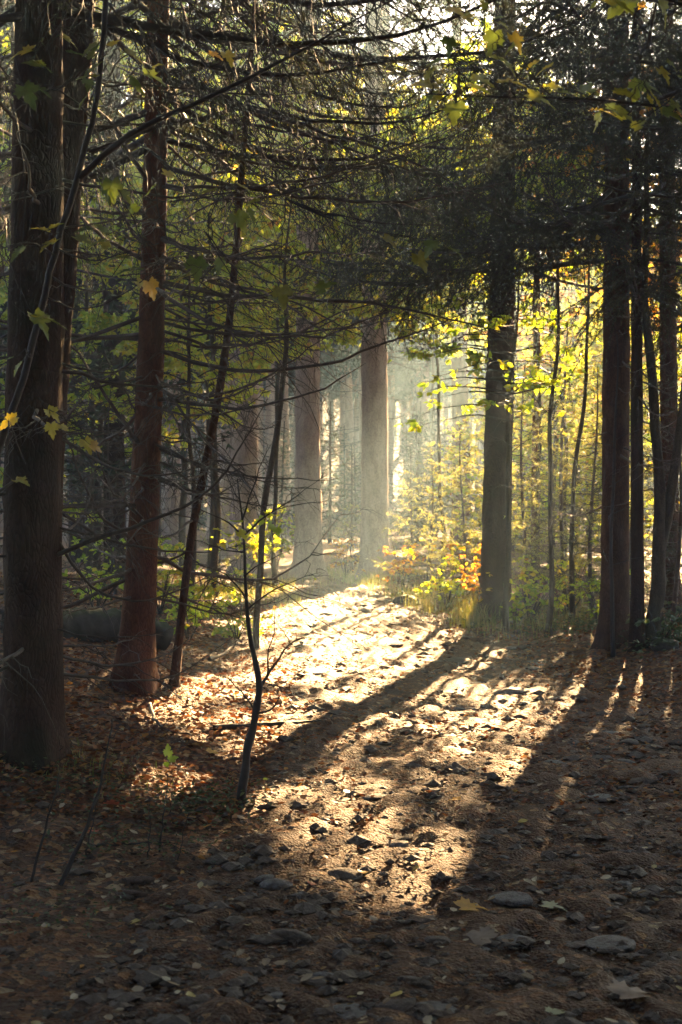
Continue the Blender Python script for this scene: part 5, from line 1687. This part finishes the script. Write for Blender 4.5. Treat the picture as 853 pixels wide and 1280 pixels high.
def fallen_maple(label, px, py, wpx, mat, rz, tilt=0.15):
    g = ground_at(px, py)
    L = wpx / F * g[1]
    mb = MB()
    r = np.random.default_rng(int(px * 7 + py))
    z = float(height(g[0], g[1])) + 0.022
    maple_leaf(mb, np.array([g[0], g[1], z]), np.array([math.cos(rz), math.sin(rz), 0.08]), norm(np.array([[r.normal(0, tilt), r.normal(-tilt, tilt), 1]]))[0], L, r, droop=0.35)
    tag(mb.build("maple_leaf", [M[mat]], loc=g), label, "leaf", "fallen maple leaves")


M["leaf_dry"] = leaf_mat("dry brown maple leaf", [(0, (0.15, 0.10, 0.065)), (1, (0.24, 0.17, 0.11))], 0.2, 0.08, 0.45, 0.4)
M["leaf_palegreen"] = leaf_mat("pale green fallen leaf", [(0, (0.20, 0.23, 0.13)), (1, (0.27, 0.29, 0.17))], 0.2, 0.08, 0.45, 0.3)
M["leaf_orange"] = leaf_mat("orange fallen leaf", [(0, (0.55, 0.24, 0.02)), (1, (0.6, 0.34, 0.03))], 0.35, 0.08, 0.4, 0.3)
M["leaf_red"] = leaf_mat("red fallen leaf", [(0, (0.30, 0.045, 0.02)), (1, (0.40, 0.08, 0.03))], 0.35, 0.08, 0.4, 0.3)
fallen_maple("large dry brown maple leaf at the bottom edge of the cobbles", 775, 1254, 62, "leaf_dry", 0.5)
fallen_maple("dry brown maple leaf lying among cobbles in mid path", 612, 1182, 48, "leaf_dry", 2.6)
fallen_maple("pale green leaf lying alone on the dark cobbles", 680, 1138, 34, "leaf_palegreen", -0.4)
fallen_maple("pale green leaf cut by the bottom edge of the path", 690, 1276, 30, "leaf_palegreen", 0.9)
fallen_maple("orange maple leaf lying flat on the shaded path middle", 576, 1142, 40, "leaf_orange", 0.3)
fallen_maple("orange leaf leaning on the largest dark flat stone", 452, 1098, 16, "leaf_orange", 1.2, 0.5)
fallen_maple("yellow orange leaf in the sun beyond the cobbles", 572, 1006, 18, "leaf_orange", 2.2)
fallen_maple("red leaf on the dark bank below the sunlit litter", 132, 1012, 26, "leaf_red", 0.4, 0.4)
fallen_maple("red leaf close to the tallest dry stem foot", 118, 1046, 18, "leaf_red", 2.1, 0.4)
fallen_maple("red leaf on the dirt near two dark stones", 388, 1112, 14, "leaf_red", 1.0, 0.4)
fallen_maple("orange leaf on the bank near the thick trunk foot", 20, 978, 16, "leaf_orange", 0.2, 0.5)
fallen_maple("orange leaf on the litter beside the forked sapling", 262, 946, 18, "leaf_orange", 0.8, 0.5)

# ------------------------------------------------------------------ air
HZ = -2.0
bpy.ops.mesh.primitive_cube_add(size=1)
hz = bpy.context.object
hz.name = "haze"
hz.dimensions = (320, 190, 31)
hz.location = (0, 67, HZ + 15.5)
hm, nt, out = new_mat("morning haze")
pv = nd(nt, "ShaderNodeVolumePrincipled")
pv.inputs["Color"].default_value = (0.50, 0.77, 1.0, 1)
pv.inputs["Density"].default_value = 0.0025
pv.inputs["Anisotropy"].default_value = 0.45
nt.links.new(pv.outputs[0], out.inputs["Volume"])
hz.data.materials.append(hm)
tag(hz, kind="stuff")

# ------------------------------------------------------------------ light, camera, render
w = bpy.data.worlds.new("World")
scene.world = w
w.use_nodes = True
nt = w.node_tree
nt.nodes.clear()
wo = nt.nodes.new("ShaderNodeOutputWorld")
bg = nt.nodes.new("ShaderNodeBackground")
sky = nt.nodes.new("ShaderNodeTexSky")
sky.sky_type = "NISHITA"
sky.sun_disc = False
sky.sun_elevation = EL
sky.sun_rotation = AZ
sky.air_density = 0.3
sky.dust_density = 0.4
sky.ozone_density = 0.3
bg.inputs[1].default_value = 0.05
nt.links.new(sky.outputs[0], bg.inputs[0])
nt.links.new(bg.outputs[0], wo.inputs[0])

sl = bpy.data.lights.new("sun", "SUN")
sl.energy = 5.0
sl.angle = R(0.53)
sl.color = (1.0, 0.70, 0.41)
so = bpy.data.objects.new("sun", sl)
col.objects.link(so)
so.rotation_euler = Vector(SUN).to_track_quat("Z", "Y").to_euler()

cam = bpy.data.cameras.new("camera")
cam.sensor_fit = "VERTICAL"
cam.sensor_height = 36.0
cam.lens = 36.0 * F / 1280.0
cam.clip_start, cam.clip_end = 0.05, 1000
cam.dof.use_dof = True
cam.dof.focus_distance = 8.0
cam.dof.aperture_fstop = 5.6
co = bpy.data.objects.new("camera", cam)
col.objects.link(co)
co.location = (0, 0, CAMZ)
co.rotation_euler = (R(90) - PITCH, 0, 0)
scene.camera = co

vs = scene.view_settings
vs.view_transform = "Standard"
vs.look = "None"
vs.exposure = 4.55
vs.gamma = 1.0
vs.use_curve_mapping = False
vs.use_white_balance = True
vs.white_balance_temperature = 8100
cy = scene.cycles
cy.use_denoising = True
cy.max_bounces = 7
cy.diffuse_bounces = 3
cy.glossy_bounces = 2
cy.transmission_bounces = 5
cy.volume_bounces = 1
cy.caustics_reflective = False
cy.caustics_refractive = False
cy.sample_clamp_indirect = 6.0
scene.render.use_persistent_data = False
